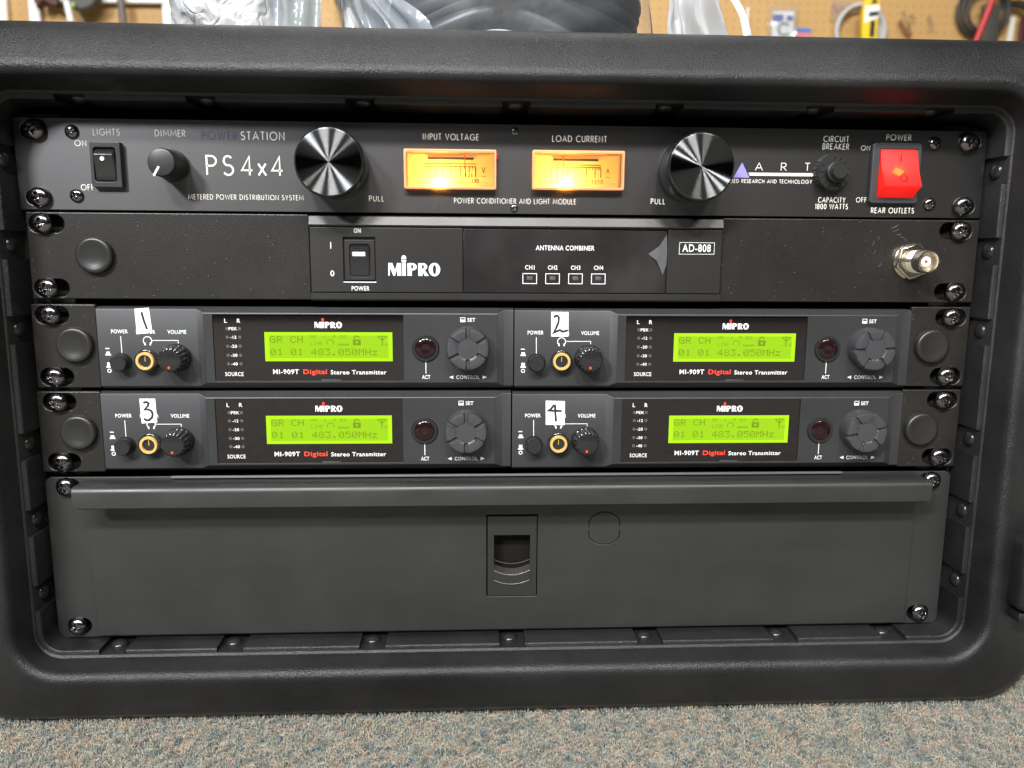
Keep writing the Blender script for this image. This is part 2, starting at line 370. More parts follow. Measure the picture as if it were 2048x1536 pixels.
def logo_word(x0, x1, zb, h):
    """outlines of the heavy two-weight maker's word, baseline zb, capitals h tall"""
    k=(x1-x0)/4.26
    T=lambda pts: [(x0+p[0]*k, zb+p[1]*h) for p in pts]
    L=[[(0,0),(.02,1),(.34,1),(.56,.42),(.74,1),(1.06,1),(1.06,0),(.74,0),(.74,.55),(.54,0),(.42,0),(.15,.62),(.12,0)],
       [(1.15,0),(1.13,.98),(1.45,.98),(1.43,0)],
       [(1.58,0),(1.58,1)]+arc(1.98,.71,.36,.29,90,-90)+[(1.93,.42),(1.93,0)], arc(1.96,.71,.09,.17,0,345,14),
       [(2.46,0),(2.46,1)]+arc(2.84,.72,.36,.28,90,-60)+[(2.98,.45),(3.33,0),(2.97,0),(2.8,.42),(2.8,0)], arc(2.84,.71,.09,.17,0,345,14),
       arc(3.79,.5,.47,.53,0,350,26), arc(3.79,.5,.14,.38,0,345,18)]
    return [T(l) for l in L], T(arc(1.29,1.36,.2,.26,0,180,10)+[(1.09,1.3)]), T([(1.08,1.26),(1.5,1.26),(1.44,1.04),(1.14,1.04)])

# ---- rack screw --------------------------------------------------------------
def screw_mesh(mb, cx, cz, R, y0, dome, turn, n=40):
    """pan head with a sunk cross recess; y0 is where it sits"""
    rs=[0,.05,.1,.14,.18,.22,.26,.3,.34,.38,.42,.46,.5,.56,.64,.74,.84,.92,.97,1.0,1.0]
    vs=[];fs=[]
    ca,sa=math.cos(turn),math.sin(turn)
    def sm(a,b,x): t=min(1,max(0,(x-a)/(b-a))); return t*t*(3-2*t)
    for k,q in enumerate(rs):
        for i in range(n):
            a=2*math.pi*i/n; x=q*math.cos(a); z=q*math.sin(a)
            hgt=dome*(1-q**2.6)**.62 if q<1 else 0
            u=abs(x*ca+z*sa); v=abs(-x*sa+z*ca)
            arm=max((1-sm(.11,.17,u))*(1-sm(.46,.56,v)),(1-sm(.11,.17,v))*(1-sm(.46,.56,u)))
            core=1-sm(.1,.3,q)
            y=y0-hgt-.35+max(arm*.55,core*.6)*dome
            if k==len(rs)-1: y=y0+.6
            vs.append((cx+x*R,y,cz+z*R))
    for k in range(len(rs)-1):
        for i in range(n):
            a=k*n+i;b=k*n+(i+1)%n; fs.append((a,b,b+n,a+n))
    return mb.add(vs,fs)
def rack_screw(parent, cx, cz, R=5.1, y0=-1.0, dome=2.9, m='screw', name='rack_screw'):
    mb=MB(); screw_mesh(mb,cx,cz,R,y0,dome,random.uniform(0,1.57)); o=mb.done(name,MT[m],parent,50); return o

# ================================================================= CARPET
cp=MB(); cp.add([(-3000,-2500,-FLOOR-2.5),(3000,-2500,-FLOOR-2.5),(3000,2200,-FLOOR-2.5),(-3000,2200,-FLOOR-2.5)],[(0,1,2,3)])
def carpet_nodes(name, attr):
    m=mat(name,(.2,.2,.19),.9,spec=.15); nt=m.node_tree; b=nt.nodes['Principled BSDF']
    if attr:
        a=nt.nodes.new('ShaderNodeAttribute'); a.attribute_name='Col'; nt.links.new(a.outputs['Color'],b.inputs['Base Color'])
    else:
        tc=nt.nodes.new('ShaderNodeTexCoord'); v=nt.nodes.new('ShaderNodeTexVoronoi'); v.inputs['Scale'].default_value=260
        nt.links.new(tc.outputs['Object'],v.inputs['Vector']); r=nt.nodes.new('ShaderNodeValToRGB'); sc=nt.nodes.new('ShaderNodeSeparateColor')
        nt.links.new(v.outputs['Color'],sc.inputs['Color']); nt.links.new(sc.outputs['Red'],r.inputs['Fac'])
        cr=r.color_ramp; cr.interpolation='CONSTANT'
        cr.elements[0].color=(.16,.19,.19,1); cr.elements[1].position=.35; cr.elements[1].color=(.30,.28,.23,1)
        for p,c in ((.6,(.22,.24,.22,1)),(.8,(.36,.25,.19,1)),(.93,(.06,.11,.15,1))):
            e=cr.elements.new(p); e.color=c
        nt.links.new(r.outputs['Color'],b.inputs['Base Color'])
    return m
ca=cp.done('carpet',carpet_nodes('carpet_backing',False),None,0); ca['kind']='structure'
ca['label']='grey teal and beige flecked loop pile carpet under the case'
def carpet_pile():
    n=66000
    x=rng.uniform(-330,330,n); y=rng.uniform(-96,14,n)
    # yarn clumps a few millimetres across, each with its own dyed colour
    pal=np.array([(.24,.26,.24),(.32,.325,.295),(.44,.395,.32),(.45,.345,.275),(.14,.165,.168),(.38,.375,.32),(.15,.165,.155),(.29,.305,.28)])
    pal=pal*np.array([1.04,1.0,.93]); pal=pal*.9+.1*np.array([.30,.295,.265]); pw=np.array([.20,.22,.15,.11,.08,.12,.06,.06])
    cs=3.2; cells={}
    gx=np.floor(x/cs).astype(int); gy=np.floor(y/cs).astype(int)
    W_,H_=int(700/cs),int(140/cs)
    sx=rng.uniform(0,1,(W_+4,H_+4)); sy=rng.uniform(0,1,(W_+4,H_+4)); sc=rng.choice(len(pal),(W_+4,H_+4),p=pw)
    ox,oy=int(350/cs)+1,int(110/cs)+1
    best=np.full(n,1e9); ci=np.zeros(n,int)
    for dx in (-1,0,1):
        for dy in (-1,0,1):
            ii=gx+dx+ox; jj=gy+dy+oy
            px=(gx+dx+sx[ii,jj])*cs; py=(gy+dy+sy[ii,jj])*cs
            d=(px-x)**2+(py-y)**2*.8+rng.uniform(0,1.5,n); k=d<best; best[k]=d[k]; ci[k]=sc[ii,jj][k]
    col=pal[ci]*rng.uniform(.66,1.08,(n,1))
    K=5; t=np.linspace(0,1,K)
    ang=rng.uniform(0,2*np.pi,n); leng=rng.uniform(1.2,3.6,n); ht=rng.uniform(.8,3.2,n)+np.where(y>-15,rng.uniform(0,2.2,n),0); bend=rng.uniform(-1.8,1.8,n)
    r=rng.uniform(.10,.19,n)
    a=ang[:,None]+bend[:,None]*t[None]
    cx=x[:,None]+np.cumsum(np.cos(a),1)*leng[:,None]/K; cy=y[:,None]+np.cumsum(np.sin(a),1)*leng[:,None]/K
    cz=-FLOOR-2.3+ht[:,None]*np.sin(np.pi*(t[None]*.8+.12))+rng.uniform(-.2,.5,n)[:,None]
    px=-np.sin(a); py=np.cos(a)
    V=np.zeros((n,K,3,3))
    for j,(o,u) in enumerate(((-1,-.5),(1,-.5),(0,.9))):
        V[:,:,j,0]=cx+px*r[:,None]*o; V[:,:,j,1]=cy+py*r[:,None]*o; V[:,:,j,2]=cz+r[:,None]*u
    V[:,:,:,2]+=FLOOR; V=V.reshape(-1,3)*S
    base=(np.arange(n)*K*3)[:,None,None,None]; seg=(np.arange(K-1)*3)[None,:,None,None]; q=np.array([[0,1,4,3],[1,2,5,4],[2,0,3,5]])[None,None]
    F=(base+seg+q).reshape(-1,4)
    me=bpy.data.meshes.new('carpet_pile'); me.vertices.add(len(V)); me.vertices.foreach_set('co',V.ravel())
    me.loops.add(F.size); me.loops.foreach_set('vertex_index',F.ravel().astype(np.int32))
    me.polygons.add(len(F)); me.polygons.foreach_set('loop_start',np.arange(0,F.size,4,dtype=np.int32)); 
    me.update(calc_edges=True)
    ca_=me.color_attributes.new('Col','FLOAT_COLOR','POINT'); c4=np.ones((n*K*3,4)); c4[:,:3]=np.repeat(col,K*3,0); ca_.data.foreach_set('color',c4.ravel())
    me.materials.append(carpet_nodes('carpet_yarn',True)); me.shade_smooth()
    o=bpy.data.objects.new('carpet_pile',me); COL.objects.link(o); o['kind']='stuff'
    o['label']='curly flecked carpet yarn in front of the case'; o['category']='carpet'
carpet_pile()

# ================================================================= RACK CASE
case=thing('rack_case','black moulded plastic equipment case with open front standing on carpet','rack case',(0,140,-FLOOR))
def ring(hx,zt,zb,r,n=9):
    return rrect(-hx,hx,zb,zt,r,n)
def sweep(stages, n=9, cap=False):
    vs=[];fs=[]; k=4*(n+1)
    for hx,zt,zb,r,y in stages:
        vs += [(p[0],y,p[1]) for p in ring(hx,zt,zb,r,n)]
    for j in range(len(stages)-1):
        for i in range(k):
            a=j*k+i;b=j*k+(i+1)%k; fs.append((a,b,b+k,a+k))
    if cap: fs.append(tuple(range((len(stages)-1)*k,len(stages)*k)))
    return vs,fs
shell=[(243,7,-269.9,9,75),(245,8,-270.6,12,-13.6),(245.5,8.6,-271.2,12.6,-14.2),(246.2,9.3,-271.8,13.5,-14.5),(249,13,-273.2,20,-24.3),(249.8,13.7,-274,21,-26.6),
(251.3,15.2,-275.6,23,-28.2),(253.5,17.2,-278,25,-28.8),(255.8,19.2,-280.4,27,-28.4),(258,21,-282.4,28,-27.6),(270,26.5,-292,29,-24.0),(282,34,-301,31,-19.5),
(287.5,38.2,-305,32,-15.5),(290.4,40.3,-306.6,33,-11),(291.5,41,-307,34,-6),(291.5,41,-307,34,40),(291.5,41,-307,34,300)]
vs,fs=sweep(shell,10,True); b=MB(); b.add(vs,fs); fixn(b.done('shell',MT['case'],case,40))
b=MB(); vs,fs=sweep([(243,7,-269.9,9,75),(100,-100,-150,5,75.5)],9,True); b.add(vs,fs); b.done('back_wall',MT['rail'],case,0)
# raised pads of the inner flange, with gaps where the rail screws sit
NX=[-208,-148,-74,0,74,148,208]; NZ=[-21,-61,-102,-160,-199.5,-239.5]
def flange():
    hx,zt,zb,r=245.2,8.2,-270.8,12
    gaps=[]
    pts=[]   # (x,z,nx,nz,key)
    def line(p,q,n,side):
        stops=[0.0,1.0]; L=math.dist(p,q)
        vals=[]
        for g in (NX if side in('T','B') else NZ):
            c=g
            if side in('T','B'): t=(c-p[0])/(q[0]-p[0])
            else: t=(c-p[1])/(q[1]-p[1])
            vals.append((t-6.9/L,t+6.9/L))
        vals.sort(); runs=[];cur=0.0
        for a0,a1 in vals: runs.append((cur,a0)); cur=a1
        runs.append((cur,1.0)); out=[]
        for a0,a1 in runs: out.append([(p[0]+(q[0]-p[0])*t,p[1]+(q[1]-p[1])*t,*n) for t in (a0,(a0+a1)/2,a1)])
        return out
    def corner(cx,cz,a0): return [(cx+r*math.cos(rad(a0+9*i)),cz+r*math.sin(rad(a0+9*i)),-math.cos(rad(a0+9*i)),-math.sin(rad(a0+9*i))) for i in range(1,10)]
    R_=line((hx,zb+r),(hx,zt-r),(-1,0),'R'); T=line((hx-r,zt),(-hx+r,zt),(0,-1),'T'); L_=line((-hx,zt-r),(-hx,zb+r),(1,0),'L'); B_=line((-hx+r,zb),(hx-r,zb),(0,1),'B')
    sides=[R_,T,L_,B_]; cs=[corner(hx-r,zt-r,0),corner(-hx+r,zt-r,90),corner(-hx+r,zb+r,180),corner(hx-r,zb+r,270)]
    segs=[]
    for k in range(4):
        segs += sides[k][1:-1]
        segs.append(sides[k][-1]+cs[k]+sides[(k+1)%4][0])
    mb=MB(); prof=[(-.2,-13.5),(1.7,-13.3),(2.1,-13.15),(2.45,-12.8),(2.6,-12.3),(2.8,8),(-.2,8)]
    for sg in segs:
        k=len(prof); vs=[]; fs=[]
        for x,z,nx,nz in sg:
            for h,y in prof: vs.append((x+nx*h,y,z+nz*h))
        for i in range(len(sg)-1):
            for j in range(k):
                a=i*k+j;b_=i*k+(j+1)%k; fs.append((a,b_,b_+k,a+k))
        fs += [tuple(range(k-1,-1,-1)),tuple(range((len(sg)-1)*k,len(sg)*k))]
        mb.add(vs,fs)
    return mb
fixn(flange().done('inner_flange',MT['case'],case,30))
for sx in (-1,1):          # steel rack rails behind the panel ears
    xs=sorted((sx*222,sx*244.5))
    b=MB(); b.box(xs[0],xs[1],6.5,9,-268,2); b.done('rack_rail',MT['rail'],case)
def dome_screw(parent, c, ax):
    b=MB(); n=20; prof=[(.01,-2.3),(1.4,-2.2),(2.6,-1.85),(3.6,-1.2),(4.2,-.5),(4.3,.4)]
    q=MB(); q.lathe(prof,(0,0),n)
    rot={'up':lambda v:(v[0],v[2],-v[1]),'down':lambda v:(v[0],v[2],v[1]),'right':lambda v:(-v[1],v[2],v[0]),'left':lambda v:(v[1],v[2],v[0])}[ax]
    b.add([tuple(Vector(rot(v))+Vector(c)) for v in q.v],q.f); fixn(b.done('case_screw',MT['knob'],parent,60))
for x in NX:
    dome_screw(case,(x-1,-2.2,-270.6),'up'); dome_screw(case,(x,-2.2,8.0),'down')
for z in NZ:
    dome_screw(case,(-245,-4.5,z),'right'); dome_screw(case,(245,-4.5,z),'left')
b=MB(); b.box(259,300,-38,-20,-244.5,-206,4,3); b.box(262,300,-34,-20,-252,-246,2); fixn(b.done('latch',MT['case'],case,40))

# ================================================================= POWER CONDITIONER
def XZ(*a): return a
pc=thing('power_conditioner','brushed black power conditioner with two lit amber meters, topmost in the rack','power conditioner',(0,0,-44.1))
b=MB()
holes=[rrect(-53.4,-9.8,-31.6,-13.6,.6),rrect(9.8,53.4,-31.6,-13.6,.6),slot(-232.8,-6.35,11,7.6),slot(-232.8,-38.1,11,7.6),slot(232.8,-6.35,11,7.6),slot(232.8,-38.1,11,7.6)]
plate('faceplate',[rrect(-241.6,241.6,-44.0,-.5,.8)]+holes,0,3,MT['brushed'],pc,.3)
b.box(-215,215,12,14.5,-43,-1.5); b.done('chassis',MT['rail'],pc)
for x in (-231.2,231.2):
    for z in (-6.35,-38.1): rack_screw(pc,x,z)
for x in (-214,214):
    for z in (-7,-37.1): rack_screw(pc,x,z,3.3,0,1.7,'screw_small','panel_screw')
for z in (-4.0,-41.2): rack_screw(pc,0,z,1.9,0,.7,'screw_small','panel_screw')
# lettering
b=MB(); Y=-.12
def G(t,x0,x1,z,h,w=.125):
    q=MB(); geo_text(q,t,x0,x1,z,h,Y,w); q.done('lettering',MT['cream'],pc,0)
G('LIGHTS',-204.0,-191.5,-7.0,2.9); G('DIMMER',-174.6,-160.4,-7.1,2.9); G('STATION',-133.6,-112.9,-7.8,3.7)
G('PS',-150.8,-138.2,-22.0,9.0,.1); G('4x4',-134.0,-114.3,-22.0,9.0,.1)
G('METERED POWER DISTRIBUTION SYSTEM',-160.5,-104.6,-37.1,2.3,.115)
G('INPUT VOLTAGE',-45.3,-17.9,-7.0,2.8); G('LOAD CURRENT',18.8,45.9,-7.1,2.8); G('POWER CONDITIONER AND LIGHT MODULE',-30.0,31.0,-37.7,2.4,.115)
G('PULL',-72.2,-65.0,-37.1,2.5,.14); G('PULL',69.3,76.4,-37.1,2.5,.14)
G('CIRCUIT',156.3,169.2,-5.4,2.7); G('BREAKER',156.1,169.5,-9.1,2.7); G('CAPACITY',155.6,169.6,-35.5,2.4,.15); G('1800 WATTS',154.2,171.2,-38.8,2.4,.15)
G('POWER',188.8,201.5,-4.2,2.7); G('ON',176.0,180.5,-9.6,2.2); G('OFF',175.4,180.7,-35.3,2.3); G('REAR OUTLETS',183.7,206.1,-40.5,2.5,.14)
G('ON',-213.0,-207.7,-12.3,2.5); G('OFF',-211.6,-205.6,-33.1,2.6)
q=b
G('A',122.0,125.7,-19.4,3.7,.11); G('R',135.3,138.0,-19.4,3.7,.11); G('T',147.6,150.1,-19.3,3.7,.11)
b.poly([(118.6,-22.4),(152.2,-22.3),(152.2,-23.9),(119.3,-23.9)],Y)
G('APPLIED RESEARCH AND TECHNOLOGY',104.8,151.6,-26.6,1.7,.17)
b.done('emblem_bar',MT['cream'],pc,0)
b=MB(); geo_text(b,'POWER',-152.4,-135.6,-7.8,3.7,Y,.11); b.done('dark_lettering',MT['blue_ink'],pc,0)
b=MB(); b.poly([(111.0,-24.9),(119.2,-24.9),(115.1,-17.5)],Y); b.done('emblem',MT['violet'],pc,0)
# pull-out lamp knobs
for x in (-88,88.4):
    b=MB(); b.lathe([(15.6,0),(16.2,-2),(16.3,-20.6),(15.9,-21.6),(15.3,-22)],(x,-22),72); k=b.done('pull_knob',MT['gloss'],pc,40)
    b=MB(); b.lathe([(15.2,-22.05),(.02,-22.02)],(x,-22),96); b.f=b.f[:-2]; b.done('knob_face',MT['spun'],k,20)
# dimmer
b=MB(); b.lathe([(7.6,0),(7.6,-2.5),(6.9,-4),(6.7,-14.6),(6.1,-15.8),(5.6,-16.0),(.01,-15.8)],(-166.9,-22.4),48); k=b.done('dimmer_knob',MT['soft'],pc,40)
b=MB(); b.stroke([(-168.0,-24.4),(-170.6,-28.6)],1.0,-16.06); b.done('pointer',MT['white'],k,0)
# rocker switch for the lights
plate('switch_frame',[rrect(-205.0,-190.6,-33.2,-11.9,.5),rrect(-203.4,-193.0,-30.6,-14.4,1.4)],-3.2,3.2,MT['soft'],pc,.3)
def rocker(mb, x0,x1, prof, r=.7):
    n=len(prof); vs=[(x,y,z) for x in (x0,x1) for (y,z) in prof]
    fs=[(i,(i+1)%n,n+(i+1)%n,n+i) for i in range(n)]+[tuple(range(n-1,-1,-1)),tuple(range(n,2*n))]
    bm=bmesh.new(); bv=[bm.verts.new(v) for v in vs]
    for f in fs: bm.faces.new([bv[i] for i in f])
    bmesh.ops.recalc_face_normals(bm,faces=bm.faces[:]); bmesh.ops.bevel(bm,geom=bm.edges[:],offset=r,segments=2,affect='EDGES')
    return mb.bm(bm)
b=MB(); rocker(b,-203.0,-193.4,[(2,-14.6),(-1.4,-14.6),(-4.9,-17.6),(-3.1,-24.5),(-2.6,-30.3),(2,-30.3)],.45); k=b.done('rocker',MT['gloss'],pc,40)
b=MB(); b.poly(circ(-198.7,-19.9,1.0,20),-4.75); o=b.done('indicator_dot',MT['pale'],k,0)
# breaker
b=MB(); b.lathe([(9.6,0),(9.4,-1.4),(8.8,-3.6),(8.4,-4.2),(5.2,-4.2),(5.0,-7.2),(4.5,-7.6)],(161.4,-22.2),72,lambda r,y,a:r*(1+(.03*math.cos(30*a) if r>8.5 and y>-4 else 0))); k=b.done('breaker_nut',MT['soft'],pc,35)
b=MB(); b.lathe([(3.9,-5),(3.9,-10.4),(3.5,-10.9),(.01,-10.9)],(161.4,-22.2),40); b.done('breaker_button',MT['soft'],k,40)
b=MB()
def ring_text(txt, c, r, a0, step, h):
    for i,ch in enumerate(txt):
        a=rad(a0-i*step); ca,sa=math.cos(a),math.sin(a)
        for st in GEO[ch][1]:
            _lift[0]=(_lift[0]+1)%6
            b.stroke([(c[0]+ca*(r+(p[1]-.5)*h)+sa*(p[0]-.3)*h, c[1]+sa*(r+(p[1]-.5)*h)-ca*(p[0]-.3)*h) for p in st],.26,-4.26-.006*_lift[0])
ring_text('PRESS',(161.4,-22.2),6.8,92,26,1.9); ring_text('TO RESET',(161.4,-22.2),6.8,-40,24,1.9); b.done('embossed_letters',MT['gloss'],k,0)
# lit rocker switch
plate('power_switch_frame',[rrect(181.3,206.6,-37.0,-7.1,1.6),rrect(185.2,204.6,-34.3,-10.2,.4)],-2.4,2.4,MT['softgrey'],pc,.5)
b=MB(); rocker(b,185.4,204.4,[(6,-10.3),(-2.2,-10.3),(-5.0,-20),(-9.4,-29.2),(-5.0,-31.5),(-2.2,-34.1),(6,-34.1)],.35); k=b.done('lit_rocker',MT['red_plastic'],pc,40)
b=MB(); b.tube([(192.6,-2.4,-20.5),(196.4,-4.2,-22.6)],1.5,10); b.done('neon_lamp',MT['neon'],k)
b=MB(); b.stroke([(194.9,-13.0),(194.9,-16.8)],.45,-3.75); b.v=[(x,-3.05-(-10.3-z)*.288-.12,z) for x,y,z in b.v]; b2=MB(); b2.stroke(circ(195.6,-24.8,1.8,24),.42,0,True); b2.v=[(x,-5.0-(-20-z)*.478-.12,z) for x,y,z in b2.v]; b.add(b2.v,b2.f); b.done('switch_marks',MT['darkline'],k,0)
b=MB(); b.box(183,206,6,8,-36,-8); b.done('switch_housing',MT['soft'],pc)
# meters
def meter(x0,x1,zb,zt,bulbx,kind):
    cx=(x0+x1)/2; m_=plate('meter_rim',[rrect(x0,x1,zb,zt,.7),rrect(x0+1.0,x1-1.0,zb+1.0,zt-1.0,.4)],-4.2,13.0,MT['meter_rim'],pc,.4)
    m_.name='meter'
    b=MB(); b.box(x0+.7,x1-.7,-3.9,-3.3,zb+.7,zt-.7); b.done('lens',MT['meter_lens'],m_)
    b=MB(); 
    for q in (.6,1.5,2.3):      # moulded steps of the window, seen as fine lines
        b.stroke([(x0+1.9+q*.7,zb+1.2+q*.8),(x1-1.9-q*.7,zb+1.2+q*.8)],.10,-3.93); b.stroke([(x0+1.9+q*.7,zt-1.2-q*.62),(x1-1.9-q*.7,zt-1.2-q*.62)],.10,-3.93)
    b.done('window_line',MT['dial_ink'],m_,0)
    b=MB(); b.box(x0+.6,x1-.6,8.9,9.6,zb+.5,zt-.5); d=b.done('dial_card',MT['dial'],m_)
    b=MB(); b.box(x0+1,x1-1,9.8,14,zb+.8,zt-.8); b.done('housing',MT['rail'],m_)
    b=MB(); y=8.75
    def T(t,xc,z,h=1.8,w=.78): sans_text(b,t,xc-len(t)*h*w*.42,xc+len(t)*h*w*.42,z,h,y,.03)
    if kind=='V':
        xa,xb=-45.6,-19.3; b.stroke([(xa,-18.9),(xb,-18.9)],.42,y); b.stroke([(xa,-20.2),(xb,-20.2)],.42,y-.01)
        for x in (-43.2,-36.4,-27.0,-24.5,-19.4): b.stroke([(x,-20.2),(x,-25.4)],.46,y-.02)
        for x in (-45.5,-40.0,-32.1,-22.6): b.stroke([(x,-20.2),(x,-23.2)],.46,y-.02)
        for x in (-44.4,-41.6,-38.2,-34.2,-29.6,-25.2,-21.0): b.stroke([(x,-20.2),(x,-21.6)],.32,y-.02)
        for t,x in (('95',-45.4),('105',-40),('115',-32),('125',-22.6)): T(t,x,-24.6)
        for t,x in (('100',-42.9),('110',-36.4),('120',-27),('130',-19.4)): T(t,x,-27.2)
        sans_text(b,'V',-16.4,-14.2,-21.9,3.0,y,0); b.stroke([(-16.4,-25.2),(-15.8,-24.7),(-14.9,-25.3),(-14.2,-24.8)],.25,y)
        nx=-24.7
    else:
        xa,xb=19.2,44.9; b.stroke([(xa,-18.8),(xb,-18.8)],.42,y); b.stroke([(xa,-19.9),(xb,-19.9)],.42,y-.01)
        for x in (19.4,22.5,25.4,27.5,31.9,37.4,41.8,44.8): b.stroke([(x,-19.9),(x,-25.0)],.46,y-.02)
        for x in (28.3,29.3,30.2,34,36,39,40.6,42.8,43.4,44.1): b.stroke([(x,-19.9),(x,-21.2)],.32,y-.02)
        for t,x in (('0',19.4),('1',22.5),('2',25.4),('3',27.6),('6',31.9),('9',37.4),('12',41.6),('15',44.8)): T(t,x,-26.9)
        sans_text(b,'A',47.4,49.4,-21.6,2.8,y,0); b.stroke([(47.4,-25.0),(48.0,-24.5),(48.8,-25.1),(49.4,-24.6)],.25,y)
        nx=25.2
    b.done('scale_marks',MT['dial_ink'],d,0)
    b=MB(); b.box(cx-11.6,cx+11.6,7.8,8.6,-16.9,-15.8); b.done('pivot_bar',MT['dial_ink'],m_)
    b=MB(); b.box(nx-.22,nx+.22,6.6,6.9,-21.4,-14.9); b.done('needle',MT['needle'],m_)
    b=MB(); bm=bmesh.new(); bmesh.ops.create_uvsphere(bm,u_segments=16,v_segments=10,radius=1.5)
    for v in bm.verts: v.co=Vector((v.co.x*2.6+bulbx,v.co.y-.6,v.co.z+zb+2.6))
    b.bm(bm); b.done('bulb',MT['bulb'],m_)
    return m_
meter(-54.6,-9.2,-32.2,-13.3,-37.4,'V'); meter(8.8,54.6,-31.9,-13.1,25.4,'A')
b=MB(); b.box(-8.95,-8.3,-2.0,-.1,-17.4,-14.8,.2); b.done('red_pilot_strip',mat('red_pilot',(.5,.01,.01),.3,emit=(1,.01,.02),estr=.15),pc)

# ================================================================= LEFT / RIGHT BLANKING PLATES (second row)
def hole_plug(parent,cx,cz,R=9.1):
    b=MB(); b.lathe([(R,0),(R,-1.6),(R-.5,-2.7),(R-1.3,-3.2),(R-2.3,-3.1),(R-4,-2.6),(R*.3,-2.2),(.01,-2.15)],(cx,cz),56); return b.done('hole_plug',MT['plug'],parent,60)
def ear(name,label,cat,x0,x1,z0,z1,slots,plug,group=None,yf=0,r=.8):
    t=thing(name,label,cat,((x0+x1)/2,0,z0),group)
    plate('plate',[rrect(x0,x1,z0,z1,r)]+[slot(*s) for s in slots],yf,2.6,MT['coat'],t,.6)
    for s in slots: rack_screw(t,(-231.2 if s[0]<0 else 231.0),s[1])
    if plug: hole_plug(t,*plug)
    return t
ear('blanking_plate','wide black blanking plate with one round plug left of the antenna combiner','rack plate',-239.5,-102.3,-87.4,-45.0,[(-229.8,-50.6,17,8.6),(-229.8,-82,17,8.6)],(-207.2,-65.9),'wide black plates beside the antenna combiner')
e2=ear('blanking_plate','wide scratched black blanking plate with a silver socket right of the antenna combiner','rack plate',106.5,242.0,-87.6,-45.0,[(229.6,-50.6,17,8.6),(229.6,-82,17,8.6)],None,'wide black plates beside the antenna combiner')
b=MB(); b.lathe([(9.3,-.05),(9.3,-.9),(6,-.9)],(206.6,-66.2),40); s0=b.done('washer',MT['nickel'],e2,40)
b=MB(); hexa=[(206.6+9.4*math.cos(rad(60*i+18)),-66.2+9.4*math.sin(rad(60*i+18))) for i in range(6)]
plate('hex_nut',[hexa,circ(206.6,-66.2,5.2)],-4.0,3.0,MT['nickel'],e2,.4)
b=MB()
prof=[(5.6,-1),(5.6,-6.0)]
for i in range(6): prof += [(5.9,-6.2-i*.55),(5.5,-6.45-i*.55)]
prof += [(5.0,-9.6),(4.9,-10.6),(5.7,-10.8),(5.7,-16.8),(5.5,-17.3),(4.9,-17.3),(4.7,-16.6),(4.7,-11.5),(2.3,-11.4),(2.2,-14.6),(.9,-14.7),(.7,-13.5),(.01,-13.5)]
b.lathe(prof,(206.6,-66.2),48); k=b.done('socket_barrel',MT['nickel'],e2,40)
b=MB(); b.lathe([(2.45,-11),(2.45,-14.9),(.95,-15.0),(.9,-13)],(206.6,-66.2),32); b.done('dielectric',MT['ptfe'],k,40)
b=MB(); b.box(202.2,203.4,-14.6,-13,-66.9,-65.5,.4); b.done('bayonet_lug',MT['nickel'],k)
b=MB()
for x,z,l,a in ((197.0,-48.6,4.2,28),(197.6,-50.6,3.4,24),(199.3,-52.5,2.3,15),(201.2,-53.8,2.6,-20),(203.2,-55.4,1.8,-35),(186.2,-57.2,2.6,68),(187.3,-61.5,2.2,75),(190.6,-68.4,2.0,40),(188.9,-54.6,1.3,60)):
    dx,dz=math.cos(rad(a))*l/2,math.sin(rad(a))*l/2; b.stroke([(x-dx,z-dz),(x+random.uniform(-.2,.2),z+random.uniform(-.2,.2)),(x+dx,z+dz)],random.uniform(.10,.22),-.05)
b.done('scratch_marks',MT['grey_ink'],e2,0)

# ================================================================= ANTENNA COMBINER
ac=thing('antenna_combiner','low black antenna combiner with rocker switch and four channel windows between two blanking plates','antenna combiner',(2,0,-87.6))
def loft_x(mb, secs):
    """secs: list of (x, [(y,z)...]) profiles of equal length, open at the back"""
    k=len(secs[0][1]); vs=[(x,y,z) for x,p in secs for y,z in p]; fs=[]
    for i in range(len(secs)-1):
        for j in range(k-1): a=i*k+j; fs.append((a,a+1,a+1+k,a+k))
    fs += [tuple(range(k)), tuple(range((len(secs)-1)*k,len(secs)*k))[::-1]]
    return mb.add(vs,fs)
prof=[(8,-45.4),(-.6,-45.4),(-2.2,-46.0),(-3.8,-50.0),(-3.6,-50.6),(-1.2,-50.7),(-1.2,-83.6),(-3.6,-83.7),(-4.1,-84.2),(-4.1,-86.7),(-3.4,-87.5),(8,-87.5)]
b=MB(); loft_x(b,[(-101.8,prof),(106.1,prof)]); fixn(b.done('body',MT['comb'],ac,25))
plate('switch_panel',[rrect(-101.6,-25.9,-83.3,-51.3,.4),rrect(-85.4,-69.4,-77.9,-56.0,.3)],-2.9,1.6,MT['comb'],ac,.25)
plate('model_panel',[rrect(78.2,105.9,-83.3,-51.3,.4)],-2.9,1.6,MT['comb'],ac,.25)
plate('label_film',[[(-25.4,-83.2),(77.3,-83.2),(77.6,-75),(76.2,-68.2),(77.5,-62),(77.6,-51.8),(-25.3,-51.6)]],-2.5,1.2,MT['label'],ac,.1)
b=MB(); b.add([(77.5,-2.6,-53.6),(77.9,-3.1,-62.5),(77.6,-3.1,-69),(76.0,-2.9,-74.0),(72.5,-3.8,-66.8),(68.2,-2.65,-63.4),(73.5,-3.6,-59.5)],[(0,1,6),(1,2,4),(2,3,4),(1,4,6),(6,4,5)]); b.done('peeled_corner',mat('lifted_film',(.085,.083,.087),.24,spec=.6),ac,0,'crumpled lifted corner of the label film')
plate('switch_frame',[rrect(-84.9,-69.9,-77.4,-57.4,.3),rrect(-82.4,-72.2,-75.6,-59.4,1.4)],-2.0,1.0,MT['comb'],ac,.2)
